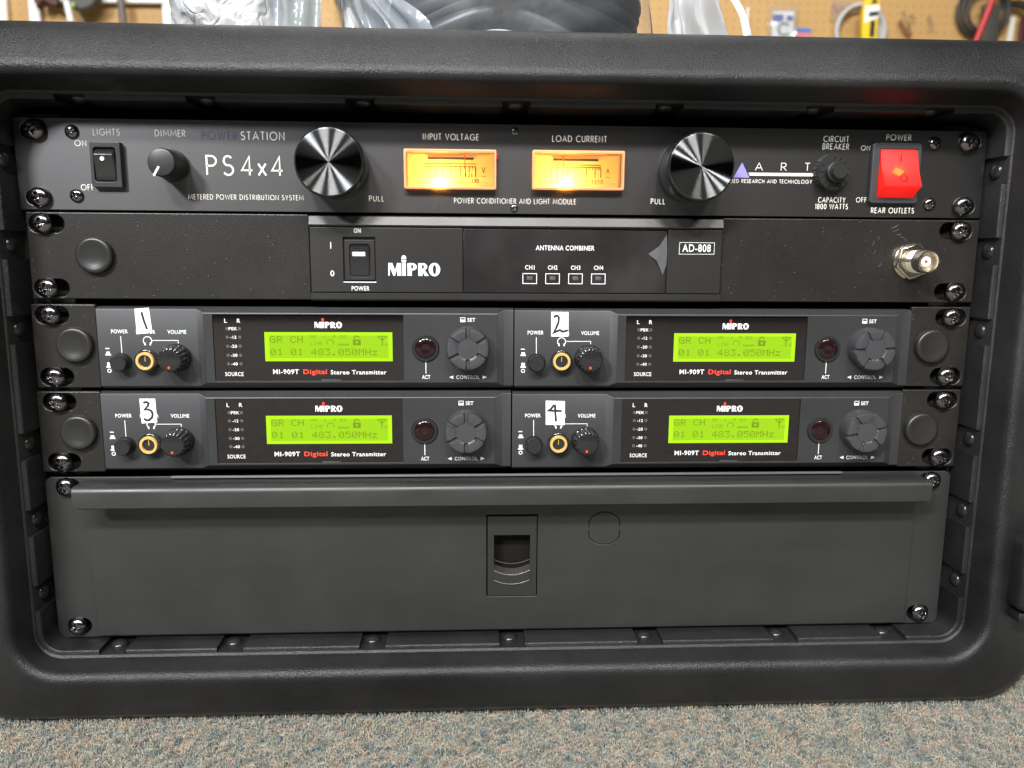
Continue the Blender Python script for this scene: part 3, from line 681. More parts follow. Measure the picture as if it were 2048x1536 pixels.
b=MB(); rocker(b,-82.0,-72.6,[(2,-59.6),(-1.2,-59.6),(-4.0,-61.9),(-2.8,-66),(-2.3,-75.3),(2,-75.3)],.5); k=b.done('rocker',MT['gloss'],ac,40)
b=MB(); b.add([(-80.8,-3.78,-63.3),(-74.4,-3.78,-63.3),(-74.4,-3.22,-65.4),(-80.8,-3.22,-65.4)],[(0,1,2,3)]); o=b.done('rocker_mark',MT['pale'],k,0)
b=MB(); b.box(-85.6,-69.2,-3.1,-2.8,-78.5,-78.1); b.done('switch_sill',MT['pale'],ac)
b=MB(); Y=-3.0
sans_text(b,'ON',-79.8,-76.4,-52.9,2.2,Y); sans_text(b,'POWER',-81.6,-72.7,-81.4,2.2,Y); b.stroke([(-91.4,-58.6),(-91.4,-61.8)],.45,Y); sans_text(b,'0',-92.0,-90.0,-74.0,2.8,Y)
b.done('switch_lettering',MT['white'],ac,0)
b=MB(); Y=-2.62; sans_text(b,'ANTENNA COMBINER',10.9,40.7,-60.7,2.4,Y,.028)
for i,x in enumerate((8.0,19.6,31.3,43.0)):
    sans_text(b,'CH%d'%(i+1),x-2.4,x+2.4,-70.5,2.1,Y,.03); b.stroke([(x-3.5,-78.6),(x+3.5,-78.6),(x+3.5,-73.6),(x-3.5,-73.6)],.35,Y,True)
b.done('label_lettering',MT['white'],ac,0)
for x in (8.0,19.6,31.3,43.0):
    b=MB(); b.box(x-1.5,x+1.5,-2.72,-2.4,-76.9,-75.0,.15); b.done('channel_lamp',MT['led'],ac)
Ls,mic1,mic2=logo_word(-63.2,-37.2,-71.9-3.1,6.3)
plate('maker_mark',Ls+[mic1,mic2],-3.02,.1,MT['pale'],ac,0,0)
b=MB(); sans_text(b,'AD-808',85.6,100.2,-60.3,3.7,-3.05,.018); b.stroke([(84.0,-63.4),(102.0,-63.3),(102.0,-57.6),(84.1,-57.5)],.22,-3.05,True); b.done('model_lettering',MT['white'],ac,0)

# ================================================================= STEREO TRANSMITTERS
def transmitter(x,zt,label):
    t=thing('stereo_transmitter',label,'transmitter',(x+104.5,0,zt-42),'half width transmitters with green displays')
    OX,OZ=x,zt
    def D(mb): mb.v=[(a+OX,b_,c+OZ) for a,b_,c in mb.v]; return mb
    def Pl(loops): return [[(p[0]+OX,p[1]+OZ) for p in l] for l in loops]
    def sec(a,f): return [(9,-.35),(.6,-.35),(f+.15,-a+.2),(f,-a-.15),(f,-42+a),(.6,-41.8),(9,-41.8)]
    b=MB(); loft_x(b,[(.25,sec(1.6,-1.2)),(49.5,sec(1.6,-1.2)),(53.3,sec(3.3,-3.0)),(53.31,sec(3.3,-3.0))])
    loft_x(b,[(200.69,sec(3.3,-3.0)),(200.7,sec(3.3,-3.0)),(204.3,sec(1.6,-1.2)),(208.9,sec(1.6,-1.2))])
    def secb(): return [(9,-.35),(.6,-.35),(-2.85,-3.1),(-3.0,-3.45),(-1.6,-3.5),(-1.6,-38.5),(-3,-38.7),(.6,-41.8),(9,-41.8)]
    loft_x(b,[(53.31,secb()),(200.69,secb())]); fixn(D(b).done('body',MT['tx'],t,25))
    plate('front_panel',Pl([rrect(53.35,200.65,-38.65,-3.4,.1),rrect(57.7,152.9,-37.7,-4.0,.25)]),-3.0,1.3,MT['tx'],t,.12)
    b=MB(); b.box(57.2,153.4,-2.3,-1.7,-38.2,-3.6); g=D(b).done('display_window',MT['glass'],t)
    b=MB(); b.box(110.9,120.7,-2.75,-2.35,-37.9,-37.0,.1); D(b).done('window_tab',MT['softgrey'],g)
    # backlit display
    b=MB(); b.box(83,147.2,-2.42,-2.25,-27.6,-12.8); s_=D(b).done('display_screen',MT['lcd_edge'],g)
    b=MB(); b.box(85.2,145.2,-2.52,-2.4,-26.1,-14.4); D(b).done('display_field',MT['lcd'],s_)
    lx=lambda px: 83+(px-445)*.0736
    lz=lambda py: -12.8-(py-210)*.0691
    def row(mb,s,px0,pitch,py0,w,h):
        for i,c in enumerate(s):
            if c!=' ': dots(mb,c,lx(px0+i*pitch),lz(py0),w*.0736,h*.0691,-2.56)
    b=MB(); row(b,'GR',482,47,238,38,50); row(b,'CH',620,47,238,38,50); row(b,'01',482,47,331,38,48); row(b,'01',620,47,331,38,48); row(b,'483.050MHz',760,46.2,331,38,50)
    b.stroke([(lx(1058),lz(262)),(lx(1058),lz(246)),(lx(1066),lz(238)),(lx(1080),lz(238)),(lx(1088),lz(246)),(lx(1088),lz(252))],.6,-2.56)
    b.add([(lx(a),-2.57,lz(c)) for a,c in ((1046,263),(1100,263),(1100,305),(1046,305),(1066,275),(1080,275),(1080,292),(1066,292))],[(0,1,5,4),(1,2,6,5),(2,3,7,6),(3,0,4,7)])
    for pts in ([(1248,310),(1248,238),(1216,238),(1248,270),(1280,238),(1248,238)],): b.stroke([(lx(a),lz(c)) for a,c in pts],.5,-2.58)
    D(b).done('display_characters',MT['lcd_px'],s_,0)
    b=MB(); row(b,'AF',757,24,231,20,22); row(b,'L',850,20,231,16,22); row(b,'R',912,20,231,18,22); row(b,'EQ',958,24,231,20,24); row(b,'LINE',757,21,279,17,27); row(b,'H',1268,20,287,20,24)
    b.stroke([(lx(a),lz(c)) for a,c in ((872,300),(868,285),(872,272),(882,266),(900,266),(910,272),(914,285),(910,300))],.4,-2.56)
    for k in range(7): b.stroke([(lx(944+k*12),lz(305)),(lx(944+k*12),lz(293))],.45,-2.56)
    b.stroke([(lx(942),lz(305)),(lx(1020),lz(305))],.3,-2.57); D(b).done('display_icons',MT['lcd_px2'],s_,0)
    # printing on the window
    b=MB(); Y=-2.36
    sans_text(b,'L',63.4,64.7,-7.1,2.0,Y,.03); sans_text(b,'R',69.7,71.3,-7.1,2.0,Y,.03)
    for s,z,w in (('PEK',-11.1,2.1),('-12',-15.4,1.5),('-20',-20,1.6),('-30',-24.6,1.6),('-40',-29.0,1.6)): sans_text(b,s,67.5-w,67.5+w,z,1.5,Y,.035)
    sans_text(b,'SOURCE',62.6,71.7,-34.2,2.0,Y,.022); sans_text(b,'MI-909T',86.6,99.6,-33.0,2.4,Y,.03); sans_text(b,'Stereo Transmitter',115.6,143.9,-33.3,2.2,Y,.03)
    D(b).done('window_lettering',MT['white'],g,0)
    b=MB(); sans_text(b,'Digital',101.8,113.7,-33.0,2.4,Y,.04); D(b).done('red_lettering',MT['red_ink'],g,0)
    L2,m1,m2=logo_word(108.2,122.0,-10.7,3.1)
    plate('maker_mark',Pl(L2),-2.36,.04,MT['white'],g,0,0); plate('maker_dot',Pl([m1,m2]),-2.36,.04,MT['red_ink'],g,0,0)
    for z in (-11.1,-15.4,-20,-24.6,-29.0):
        for xx in (64.5,70.7):
            b=MB(); b.lathe([(.85,-2.3),(.8,-2.36),(.01,-2.38)],(xx,z),14); D(b).done('level_lamp',MT['led'],g)
    # printing on the face
    b=MB(); Y=-1.28
    sans_text(b,'POWER',7.0,15.2,-12.7,1.95,Y,.03); sans_text(b,'MONITOR',19.3,28.6,-12.9,1.95,Y,.03); sans_text(b,'VOLUME',34.7,44.0,-12.9,1.95,Y,.03)
    b.stroke([(11.5,-15.1),(11.6,-24)],.35,Y)
    b.stroke(arc(24.6,-17.4,2.1,2.1,-50,230,18),.4,Y); b.stroke([(23.1,-18.2),(23.4,-19.7)],.7,Y-.02); b.stroke([(26.1,-18.2),(25.8,-19.7)],.7,Y-.02)
    b.stroke([(27.0,-17.2),(39.7,-17.2),(39.8,-20)],.33,Y-.01)
    b.stroke([(3.6,-21.3),(5.6,-21.3)],.5,Y)
    b.add([(p[0],Y,p[1]) for p in ((3.4,-24.8),(6.2,-24.8),(6.2,-24.1),(3.4,-24.1),(3.9,-24.05),(5.7,-24.05),(5.7,-22.9),(3.9,-22.9))],[(0,1,2,3),(4,5,6,7)])
    b.add([(p[0],Y,p[1]) for p in ((3.4,-31.0),(6.2,-31.0),(6.2,-30.3),(3.4,-30.3),(3.9,-30.25),(5.7,-30.25),(5.7,-28.4),(3.9,-28.4))],[(0,1,2,3),(4,5,6,7)])
    b.stroke(circ(4.8,-32.6,.85,18),.4,Y,True); D(b).done('socket_lettering',MT['white'],t,0)
    b=MB(); Y=-3.08
    b.stroke([(181.9,-7.3),(184.2,-7.3),(184.2,-5.2),(181.9,-5.2)],.3,Y,True); b.add([(182.0,Y-.02,-7.2),(184.1,Y-.02,-7.2),(184.1,Y-.02,-6.2),(182.0,Y-.02,-6.2)],[(0,1,2,3)])
    sans_text(b,'SET',185.4,189.4,-6.3,1.9,Y,.03); D(b).done('set_lettering',MT['white'],t,0); b=MB(); sans_text(b,'ACT',162.1,166.3,-35.7,2.0,Y,.03); b.stroke([(164.1,-27.6),(164.1,-33.8)],.38,Y); D(b).done('act_lettering',MT['white'],t,0); b=MB(); sans_text(b,'CONTROL',179.6,191.6,-35.8,1.9,Y,.022)
    b.poly([(175.9,-35.8),(178.1,-34.9),(178.1,-36.7)],Y); b.poly([(195.3,-35.8),(193.1,-34.9),(193.1,-36.7)],Y)
    D(b).done('control_lettering',MT['white'],t,0)
    # controls
    b=MB(); b.lathe([(4.7,-1.2),(4.7,-2.0),(4.3,-2.4),(4.15,-2.4),(4.1,-6.6),(3.6,-7.2),(.01,-7.2)],(11.6,-28.2),36); D(b).done('power_button',MT['gloss'],t,40)
    b=MB(); b.lathe([(5.9,-1.2),(5.9,-4.6),(5.4,-5.0),(4.4,-5.0)],(24.4,-27.2),6*8,lambda r,y,a: r*(1-.06*abs(math.sin(2*a)) if r>5 else 1)); k=D(b).done('headphone_nut',MT['gloss'],t,40)
    b=MB(); b.lathe([(4.6,-4),(4.6,-5.9),(4.3,-6.3),(3.3,-6.3),(3.1,-5.9),(3.1,2),(.01,2)],(24.4,-27.2),40); k2=D(b).done('jack_sleeve',MT['gold'],k,40)
    b=MB(); b.lathe([(3.06,-4.5),(3.02,1.5),(.01,1.6)],(24.4,-27.2),30); D(b).done('jack_bore',mat_bore,k2,40)
    b=MB(); b.box(24.2,24.5,-5.2,1,-27.4,-24.6); D(b).done('jack_contact',MT['gold'],k2)
    b=MB(); b.lathe([(7.3,-1.2),(7.3,-3.2),(6.9,-4.0),(6.5,-4.3),(6.4,-9.0),(5.9,-11.4),(5.2,-12.0),(.01,-12.0)],(38.6,-25.8),108,lambda r,y,a: r*(1+(.05*max(-.55,math.cos(18*a)) if y<-4.1 and r>5.5 else 0))); k=D(b).done('volume_knob',MT['gloss'],t,35)
    b=MB(); b.lathe([(.62,-12.0),(.55,-12.25),(.01,-12.3)],(38.3,-29.6),14); D(b).done('lit_pointer',MT['tip'],k)
    b=MB(); b.lathe([(6.9,-3.0),(6.8,-3.6),(6.4,-4.1),(5.4,-4.1),(5.2,-3.7)],(164.1,-20.9),44); k=D(b).done('act_ring',MT['gloss'],t,40)
    b=MB(); b.lathe([(5.3,-3.6),(4.4,-4.2),(2.6,-4.3),(2.3,-3.9),(.01,-3.8)],(164.1,-20.9),36); D(b).done('act_lens',MT['lens'],k,50)
    # control knob with six grooves
    mb=MB(); n=144; rs=[10.95,10.95,10.6,10.2,9.3,8.2,7.2,6.3,5.6,5.1,4.2,2.5,.02]; hs=[-3.05,-10.6,-11.8,-12.3,-12.5,-12.5,-12.45,-12.4,-12.3,-12.0,-12.0,-12.05,-12.1]
    vs=[];fs=[]
    for r,h in zip(rs,hs):
        for i in range(n):
            a=2*math.pi*i/n; y=h
            u=min(abs(((a-g0+math.pi)%(2*math.pi))-math.pi) for g0 in [rad(90+60*q) for q in range(6)])*r
            if 5.2<r and h<-10: y=h+1.3*max(0,1-max(0,u-.75)/.25)
            vs.append((185.6+r*math.cos(a),y,-20.3+r*math.sin(a)))
    for j in range(len(rs)-1):
        for i in range(n): a=j*n+i;c=j*n+(i+1)%n; fs.append((a,c,c+n,a+n))
    mb.add(vs,fs); fixn(D(mb).done('control_knob',MT['softgrey'],t,28))
    return t
mat_bore=mat('brass_bore',(.012,.007,.002),.5,spec=.2)
tx1=transmitter(-209.0,-90.8,'charcoal transmitter with lit green display and white sticker numbered 1')
def copy_tree(o,parent=None):
    c=o.copy(); COL.objects.link(c)
    if parent is not None: c.parent=parent
    for ch in o.children: copy_tree(ch,c)
    return c
TX=[tx1]
for x,z,lab in ((.3,-91.0,'charcoal transmitter with lit green display and white sticker numbered 2'),(-210.0,-133.9,'charcoal transmitter with lit green display and white sticker numbered 3'),(-.6,-134.5,'charcoal transmitter with lit green display and white sticker numbered 4')):
    c=copy_tree(tx1)
    for ch in c.children:
        if ch.name.startswith('control_knob'):
            p=Vector((.0811,0,.0217)); ch.matrix_basis=Matrix.Translation(p)@Matrix.Rotation(rad({-91.0:28,-134.5:17}.get(z,0)),4,'Y')@Matrix.Translation(-p)
    c.location=W(x+104.5,0,z-42); c['label']=lab; TX.append(c)
TXO=[(-209.0,-90.8),(.3,-91.0),(-210.0,-133.9),(-.6,-134.5)]
STK=[[(19.3,-1.3),(26.4,-.8),(27.3,-13.3),(19.6,-14.1)],[(19.0,-2.0),(27.9,-2.1),(28.1,-14.7),(19.2,-14.7)],[(19.6,-3.9),(27.5,-3.9),(27.8,-16.2),(20.0,-16.7)],[(17.7,-4.8),(27.8,-5.1),(27.8,-17.8),(17.9,-17.7)]]
DIG=[[[(22.6,-2.9),(23.0,-4.6),(23.5,-7),(24.2,-9.4),(24.8,-11.5)]],[[(20.4,-4.9),(21.3,-4.0),(22.3,-4.0),(23.0,-4.9),(22.8,-7.4),(21.6,-10.4),(20.1,-13.0),(21.4,-12.2),(23.6,-11.3),(25.2,-12.2),(27.8,-11.4)]],
[[(21.5,-6.3),(22.2,-5.7),(23.2,-5.6),(24.1,-6.2),(23.7,-7.6),(21.8,-9.6),(23.7,-9.4),(25.3,-10.3),(25.8,-11.8),(25.4,-13.6),(23.6,-15.1),(22.2,-15.0),(21.3,-14.1)]],
[[(22.2,-6.9),(20.5,-9.2),(18.8,-10.2),(20.9,-10.1),(26.2,-10.3)],[(22.6,-6.8),(22.7,-10.4),(23.3,-15.9)]]]
for t,(ox,oz),st,dg in zip(TX,TXO,STK,DIG):
    b=MB(); q=[(p[0]+ox,p[1]+oz) for p in st]; b.add([(p[0],-1.42,p[1]) for p in q]+[(p[0],-1.22,p[1]) for p in q],[(0,1,2,3),(0,4,5,1),(1,5,6,2),(2,6,7,3),(3,7,4,0)])
    s_=fixn(b.done('number_sticker',MT['tape'],t,0))
    b=MB()
    for i,d in enumerate(dg): b.stroke([(p[0]+ox,p[1]+oz) for p in d],1.15,-1.5-.02*i)
    b.done('handwritten_digit',MT['marker'],s_,0)

# ================================================================= RACK EARS beside the transmitters
EL='narrow black rack ears beside the transmitters'
def sl(c,z1,z2): return [(c,z1,16.5,8.6),(c,z2,16.5,8.6)]
ear('rack_ear','narrow black rack ear with round plug left of the transmitter numbered 1','rack ear',-241.0,-209.4,-132.4,-90.0,sl(-231.0,-95.4,-126.7),(-220.3,-110.4),EL)
ear('rack_ear','narrow black rack ear with round plug left of the transmitter numbered 3','rack ear',-242.0,-210.4,-176.4,-134.2,sl(-231.0,-139.7,-171.0),(-221.9,-155.3),EL)
ear('rack_ear','narrow black rack ear with round plug right of the transmitter numbered 2','rack ear',209.7,241.8,-132.3,-89.9,sl(231.4,-95.4,-126.7),(221.6,-110.6),EL)
ear('rack_ear','narrow black rack ear with round plug right of the transmitter numbered 4','rack ear',208.8,241.0,-176.5,-134.1,sl(231.0,-139.7,-171.0),(219.8,-155.4),EL)

# ================================================================= DRAWER
dr=thing('drawer_unit','plain dark grey steel drawer with full width lip handle at the bottom of the rack','drawer',(0,0,-267.2))
dl=lambda cx,cz: slot(cx,cz,12.5,8.4)
plate('front_frame',[rrect(-241.5,239.6,-267.3,-179.2,3.5),dl(-230.2,-184.2),dl(-230.2,-260.8),dl(228.2,-184.2),dl(228.2,-260.8),rrect(-13.75,13.75,-247.1,-200.9,.3)],0,1.6,MT['drawer'],dr,.3)
for x in (-230.8,228.6):
    for z in (-184.2,-260.8): rack_screw(dr,x,z,4.9,-.6,2.7)
cz=[(-1.6,-265.6),(-1.6,-186)]
plate('drawer_front',[[(-220.3,-265.9),(-221.0,-181.5),(220.5,-181.5),(219.8,-265.9)],rrect(-13.7,13.7,-247.0,-201.0,.3)],-1.8,1.4,MT['drawer'],dr,.3)
# lip handle: sheet bent forward along the top and then down
hp=[(-.4,-181.8),(-.4,-180.4),(-13.8,-179.9),(-15.6,-180.3),(-16.7,-181.4),(-17.1,-183),(-17.1,-190.6),(-16.7,-191.1),(-15.9,-191.1),(-15.7,-190.6),(-15.7,-183.2),(-15.2,-182.1),(-13.8,-181.6)]
b=MB()
def hsec(x,dz): return (x,[(y,max(z,-191.1+dz) if z<-185 else z) for y,z in hp])
secs=[hsec(-220.2,2.4),hsec(-219.4,1.0),hsec(-218.2,.2),hsec(-217,0),hsec(-100,0),hsec(0,0),hsec(100,0),hsec(216.4,0),hsec(217.6,.2),hsec(218.8,1.0),hsec(219.6,2.4)]
k=len(hp); vs=[(x,y,z) for x,p in secs for y,z in p]; fs=[]
for i in range(len(secs)-1):
    for j in range(k): a=i*k+j;c=i*k+(j+1)%k; fs.append((a,c,c+k,a+k))
fs += [tuple(range(k)),tuple(range((len(secs)-1)*k,len(secs)*k))[::-1]]
b.add(vs,fs); fixn(b.done('lip_handle',MT['drawer'],dr,35))
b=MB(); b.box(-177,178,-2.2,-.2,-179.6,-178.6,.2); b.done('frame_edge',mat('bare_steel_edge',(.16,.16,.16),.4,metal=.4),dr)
la=plate('latch_plate',[rrect(-13.1,13.2,-246.5,-201.6,.3),[(-9.7,-212.2),(9.6,-212.2),(9.6,-231.2)]+[(9.6-19.3*i/12,-231.2-2.7*(1-(1-i/6)**2)) for i in range(1,13)]],-2.2,1.2,MT['soft'],dr,.2)
def arcline(z0,dip,y,x0=-9.7,x1=9.6,n=14): return [(x0+(x1-x0)*i/n, y, z0-dip*(1-(1-2*i/n)**2)) for i in range(n+1)]
b=MB(); A=arcline(-229.0,2.7,.2); B_=arcline(-231.4,2.7,-2.6); C_=arcline(-231.7,2.7,-2.9); D_=arcline(-237.0,2.3,-2.95); E_=arcline(-237.3,2.3,-2.3)
n=15; b.add(A+B_+C_+D_+E_,[(i+n*j,i+1+n*j,i+1+n*(j+1),i+n*(j+1)) for j in range(4) for i in range(n-1)]); fixn(b.done('thumb_tab',mat('worn_tab_plastic',(.020,.0195,.019),.32,spec=.35),la,30))
b=MB(); b.tube([(x,y+.1,z) for x,y,z in C_],.32,8); b.tube([(x,y-.35,z) for x,y,z in E_],.4,8); b.tube(arcline(-226.5,2.4,-.4),.15,6); b.done('tab_highlight',mat('highlight_plastic',(.10,.10,.10),.2),la,60)  # paler tubes paint in the bevel highlights along the tab's arcs
b=MB(); b.box(-14.5,14.5,6,7,-249,-199); b.box(-9.9,9.8,-1,5,-212.1,-211.6); b.done('latch_recess',mat('dark_recess',(.007,.006,.0055),.6,spec=.12),la)
b=MB()
up=[(41.3,-208.1),(41.3,-204.6)]+arc(49.55,-209.5,9.6,9.6,149.3,30.7,20)+[(57.8,-204.6),(57.8,-208.1)]
b.stroke(up,.5,-1.93); b.stroke([(x,-417.9-z) for x,z in up],.5,-1.93)
b.done('knockout_ring',MT['darkline'],dr,0)
b=MB(); b.stroke(arc(49.55,-208.7,9.6,9.6,212,328,24),.22,-1.9); b.done('knockout_glint',MT['grey_ink'],dr,0)  # grey arc paints the light caught on the groove's lower rim

# ================================================================= ON TOP OF THE CASE
TOP=41.0
def crumple(mb, nx, ny, f, amp, seed, sharp=1.0):
    pass
from mathutils import noise as mn
pk=thing('wrapped_package','crinkled silver grey plastic package lying on top of the case','package',(-160,75,TOP))
b=MB(); nx,nz=44,22; vs=[];fs=[]
def pkpt(u,v):
    # u round the box front, v height
    x=-181+56*u; y=38; z=TOP+.5+60*v
    p=Vector((x*.05,z*.05,3.1)); r=abs(mn.noise(p*1.1))*4+abs(mn.noise(p*2.3+Vector((5,1,0))))*2
    d=abs(mn.noise(Vector((x*.035+z*.05,z*.02,9))))
    y+= -5+ r + 5*min(1,d*3) + 10*abs(2*u-1)**4 + (2.0*(1-min(1,v*8)))
    return (x,y,z)
for j in range(nz+1):
    for i in range(nx+1): vs.append(pkpt(i/nx,j/nz))
for j in range(nz):
    for i in range(nx): a=j*(nx+1)+i; fs.append((a,a+1,a+nx+2,a+nx+1))
# sides, top and back so that it is a closed bag
def wall(idx,yb):
    global vs,fs
    base=len(vs); 
    for a in idx: vs.append((vs[a][0],yb,vs[a][2]))
    for q in range(len(idx)-1): fs.append((idx[q],idx[q+1],base+q+1,base+q))
L_=[j*(nx+1) for j in range(nz+1)]; R_=[j*(nx+1)+nx for j in range(nz+1)]; T_=[nz*(nx+1)+i for i in range(nx+1)]
wall(L_,115); wall(R_,115); wall(T_,115)
mw=mat('silver_plastic',(.36,.365,.375),.42); nt=mw.node_tree; tc=nt.nodes.new('ShaderNodeTexCoord'); nn=N(nt,'ShaderNodeTexNoise',Scale=40.0,Detail=2.0)
vv=nt.nodes.new('ShaderNodeTexVoronoi'); vv.feature='DISTANCE_TO_EDGE'; vv.inputs['Scale'].default_value=75
mx=nt.nodes.new('ShaderNodeMix'); mx.data_type='VECTOR'; mx.inputs['Factor'].default_value=.06
nt.links.new(tc.outputs['Object'],nn.inputs['Vector']); nt.links.new(tc.outputs['Object'],mx.inputs['A']); nt.links.new(nn.outputs['Color'],mx.inputs['B']); nt.links.new(mx.outputs['Result'],vv.inputs['Vector'])
cl=nt.nodes.new('ShaderNodeMapRange'); cl.inputs['From Max'].default_value=.22; nt.links.new(vv.outputs['Distance'],cl.inputs['Value'])
bp=N(nt,'ShaderNodeBump',Strength=.5,Distance=.0013); nt.links.new(cl.outputs['Result'],bp.inputs['Height']); nt.links.new(bp.outputs[0],nt.nodes['Principled BSDF'].inputs['Normal'])
b.add(vs,fs); fixn(b.done('wrapping',mw,pk,60))
b=MB(); vs=[];fs=[]; nx,nz=20,14
for j in range(nz+1):
    for i in range(nx+1):
        u,v=i/nx,j/nz; x=-128+27*u+2*v; z=TOP+.6+58*v; p=Vector((x*.1,z*.03,1)); vs.append((x,42+7*mn.noise(p)+4*math.sin(u*16)*(.3+v),z))
for j in range(nz):
    for i in range(nx): a=j*(nx+1)+i; fs.append((a,a+1,a+nx+2,a+nx+1))
b.add(vs,fs); b.done('clear_flap',MT['bag'],pk,80)
b=MB(); b.box(-126,-103,52,54,TOP+.6,TOP+60); b.done('backing_card',mat('olive_card',(.25,.26,.19),.6),pk)

cc=thing('cable_coil','thick black cable coiled up inside a clear bag on top of the case','cable',(-5,110,TOP))
b=MB()
for q in range(15):
    lev=q//2; rx=80+rng.uniform(-5,4)-(q%2)*9; ry=62+rng.uniform(-5,5)-(q%2)*8; ph=rng.uniform(0,6.28); cx=-3+rng.uniform(-4,4); cy=102+rng.uniform(-3,3)
    path=[]
    for i in range(100):
        a=2*math.pi*i/100; f=max(0,-math.sin(a))
        arch=(16.5 if lev<2 else 11)*f**1.5*math.exp(-((math.cos(a)*rx+4)/44)**2)      # front of the loops arches up off the case
        path.append((cx+rx*math.cos(a)+1.5*math.sin(3*a+ph), cy+ry*math.sin(a)+1.5*math.cos(2*a+ph), TOP+6.2+6.6*lev+arch+1.6*math.sin(2*a+ph)-2.2*lev*max(0,math.sin(a))))
    b.tube(path,5.8,12,True)
b.done('cable',mat('black_cable_jacket',(.032,.034,.039),.45,var=.06),cc,80)
b=MB(); b.tube([(6,62,TOP+5),(14,55,TOP+8),(24,54,TOP+9),(34,60,TOP+6)],5.2,12); b.done('cable_end',mat('cable_end_rubber',(.05,.05,.055),.35),cc,80)
pb=thing('plastic_bag','clear plastic bag with open crumpled mouth around the black cable coil','plastic bag',(0,110,TOP))
def film(fn,nx,ny,name,m):
    vs=[];fs=[]
    for j in range(ny+1):
        for i in range(nx+1): vs.append(fn(i/nx,j/ny))
    for j in range(ny):
        for i in range(nx): a=j*(nx+1)+i; fs.append((a,a+1,a+nx+2,a+nx+1))
    q=MB(); q.add(vs,fs); return q.done(name,m,pb,80)
def frontfilm(u,v):
    a=math.pi*(1.02+.96*u); x=-3+88*math.cos(a); y=98+70*math.sin(a); z=TOP+.8+62*v
    return (x+3*mn.noise(Vector((u*6,v*2,0)))-(16*(1-u)*v if u<.15 else 0),y-3+5*mn.noise(Vector((u*9,v*3,4))),z)
film(frontfilm,60,16,'bag_film',MT['bagfilm'])
def leftfront(u,v):
    a=math.pi*(1.10+(.10+.17*(1-v)+.02*math.sin(9*v))*u); return (-5+90*math.cos(a)+5*mn.noise(Vector((u*9,v*2,40)))-10*v*(1-u),94+72*math.sin(a)-4+6*mn.noise(Vector((u*14,v*1.5,44))),TOP+.7+62*v)
film(leftfront,40,16,'gathered_film',MT['bag'])
film(lambda u,v:(-75+150*u+4*mn.noise(Vector((u*6,v*2,30))),182-12*v+8*mn.noise(Vector((u*8,v*3,34))),TOP+.6+60*v),40,12,'milky_film',mat('milky_back_film',(.50,.55,.60),.3,alpha=.85))
def leftfilm(u,v):
    z=TOP+.6+62*v; x=-62-12*u-24*v*u-6*v+4*mn.noise(Vector((u*4,v*3,2))); return (x,40+40*u+6*mn.noise(Vector((u*7,v*2,8))),z)
film(leftfilm,18,18,'loose_film',MT['bag'])
def rightfilm(u,v):
    z=TOP+.6+62*v; w=v*1.0
    x=86+38*u*(1-.55*math.sin(min(1,v*1.5)*1.5))+10*u*v+3*mn.noise(Vector((u*5,v*4,12)))
    return (x,48+26*math.sin(u*5)*.35+7*mn.noise(Vector((u*6,v*3,18))),z)
film(rightfilm,30,18,'open_mouth',MT['bagmouth'])
def fold(u,v):
    z=TOP+.6+60*v; x=112+14*(1-v)**2+6*math.sin(v*5)+u*6; return (x,42+4*u+3*mn.noise(Vector((u*3,v*5,22))),z)
film(fold,6,20,'mouth_fold',mat('milky_polythene',(.72,.76,.8),.25,alpha=.75))

# ================================================================= PEGBOARD WALL AND WHAT HANGS ON IT
YB=2130.0
def peg_material():
    m=mat('brown_pegboard',(.56,.32,.11),.6,var=.08); nt=m.node_tree; b_=nt.nodes['Principled BSDF']
    tc=nt.nodes.new('ShaderNodeTexCoord'); sp=nt.nodes.new('ShaderNodeSeparateXYZ'); nt.links.new(tc.outputs['Object'],sp.inputs[0])
    def cell(o):
        a=nt.nodes.new('ShaderNodeMath'); a.operation='MULTIPLY'; a.inputs[1].default_value=1/.0254; nt.links.new(o,a.inputs[0])
        f=nt.nodes.new('ShaderNodeMath'); f.operation='FRACT'; nt.links.new(a.outputs[0],f.inputs[0])
        s=nt.nodes.new('ShaderNodeMath'); s.operation='SUBTRACT'; s.inputs[1].default_value=.5; nt.links.new(f.outputs[0],s.inputs[0])
        p=nt.nodes.new('ShaderNodeMath'); p.operation='POWER'; p.inputs[1].default_value=2; nt.links.new(s.outputs[0],p.inputs[0]); return p.outputs[0]
    ad=nt.nodes.new('ShaderNodeMath'); ad.operation='ADD'; nt.links.new(cell(sp.outputs['X']),ad.inputs[0]); nt.links.new(cell(sp.outputs['Z']),ad.inputs[1])
    lt=nt.nodes.new('ShaderNodeMath'); lt.operation='LESS_THAN'; lt.inputs[1].default_value=.021; nt.links.new(ad.outputs[0],lt.inputs[0])
    mx=nt.nodes.new('ShaderNodeMix'); mx.data_type='RGBA'; mx.inputs['A'].default_value=(.46,.275,.10,1); mx.inputs['B'].default_value=(.34,.19,.07,1)
    nt.links.new(lt.outputs[0],mx.inputs['Factor']); nt.links.new(mx.outputs['Result'],b_.inputs['Base Color']); return m
pw=thing('pegboard','light brown perforated pegboard wall behind the case','pegboard',(100,YB,400))
b=MB(); b.box(-1900,2200,YB,YB+6,350,1150); b.done('board',peg_material(),pw,0)
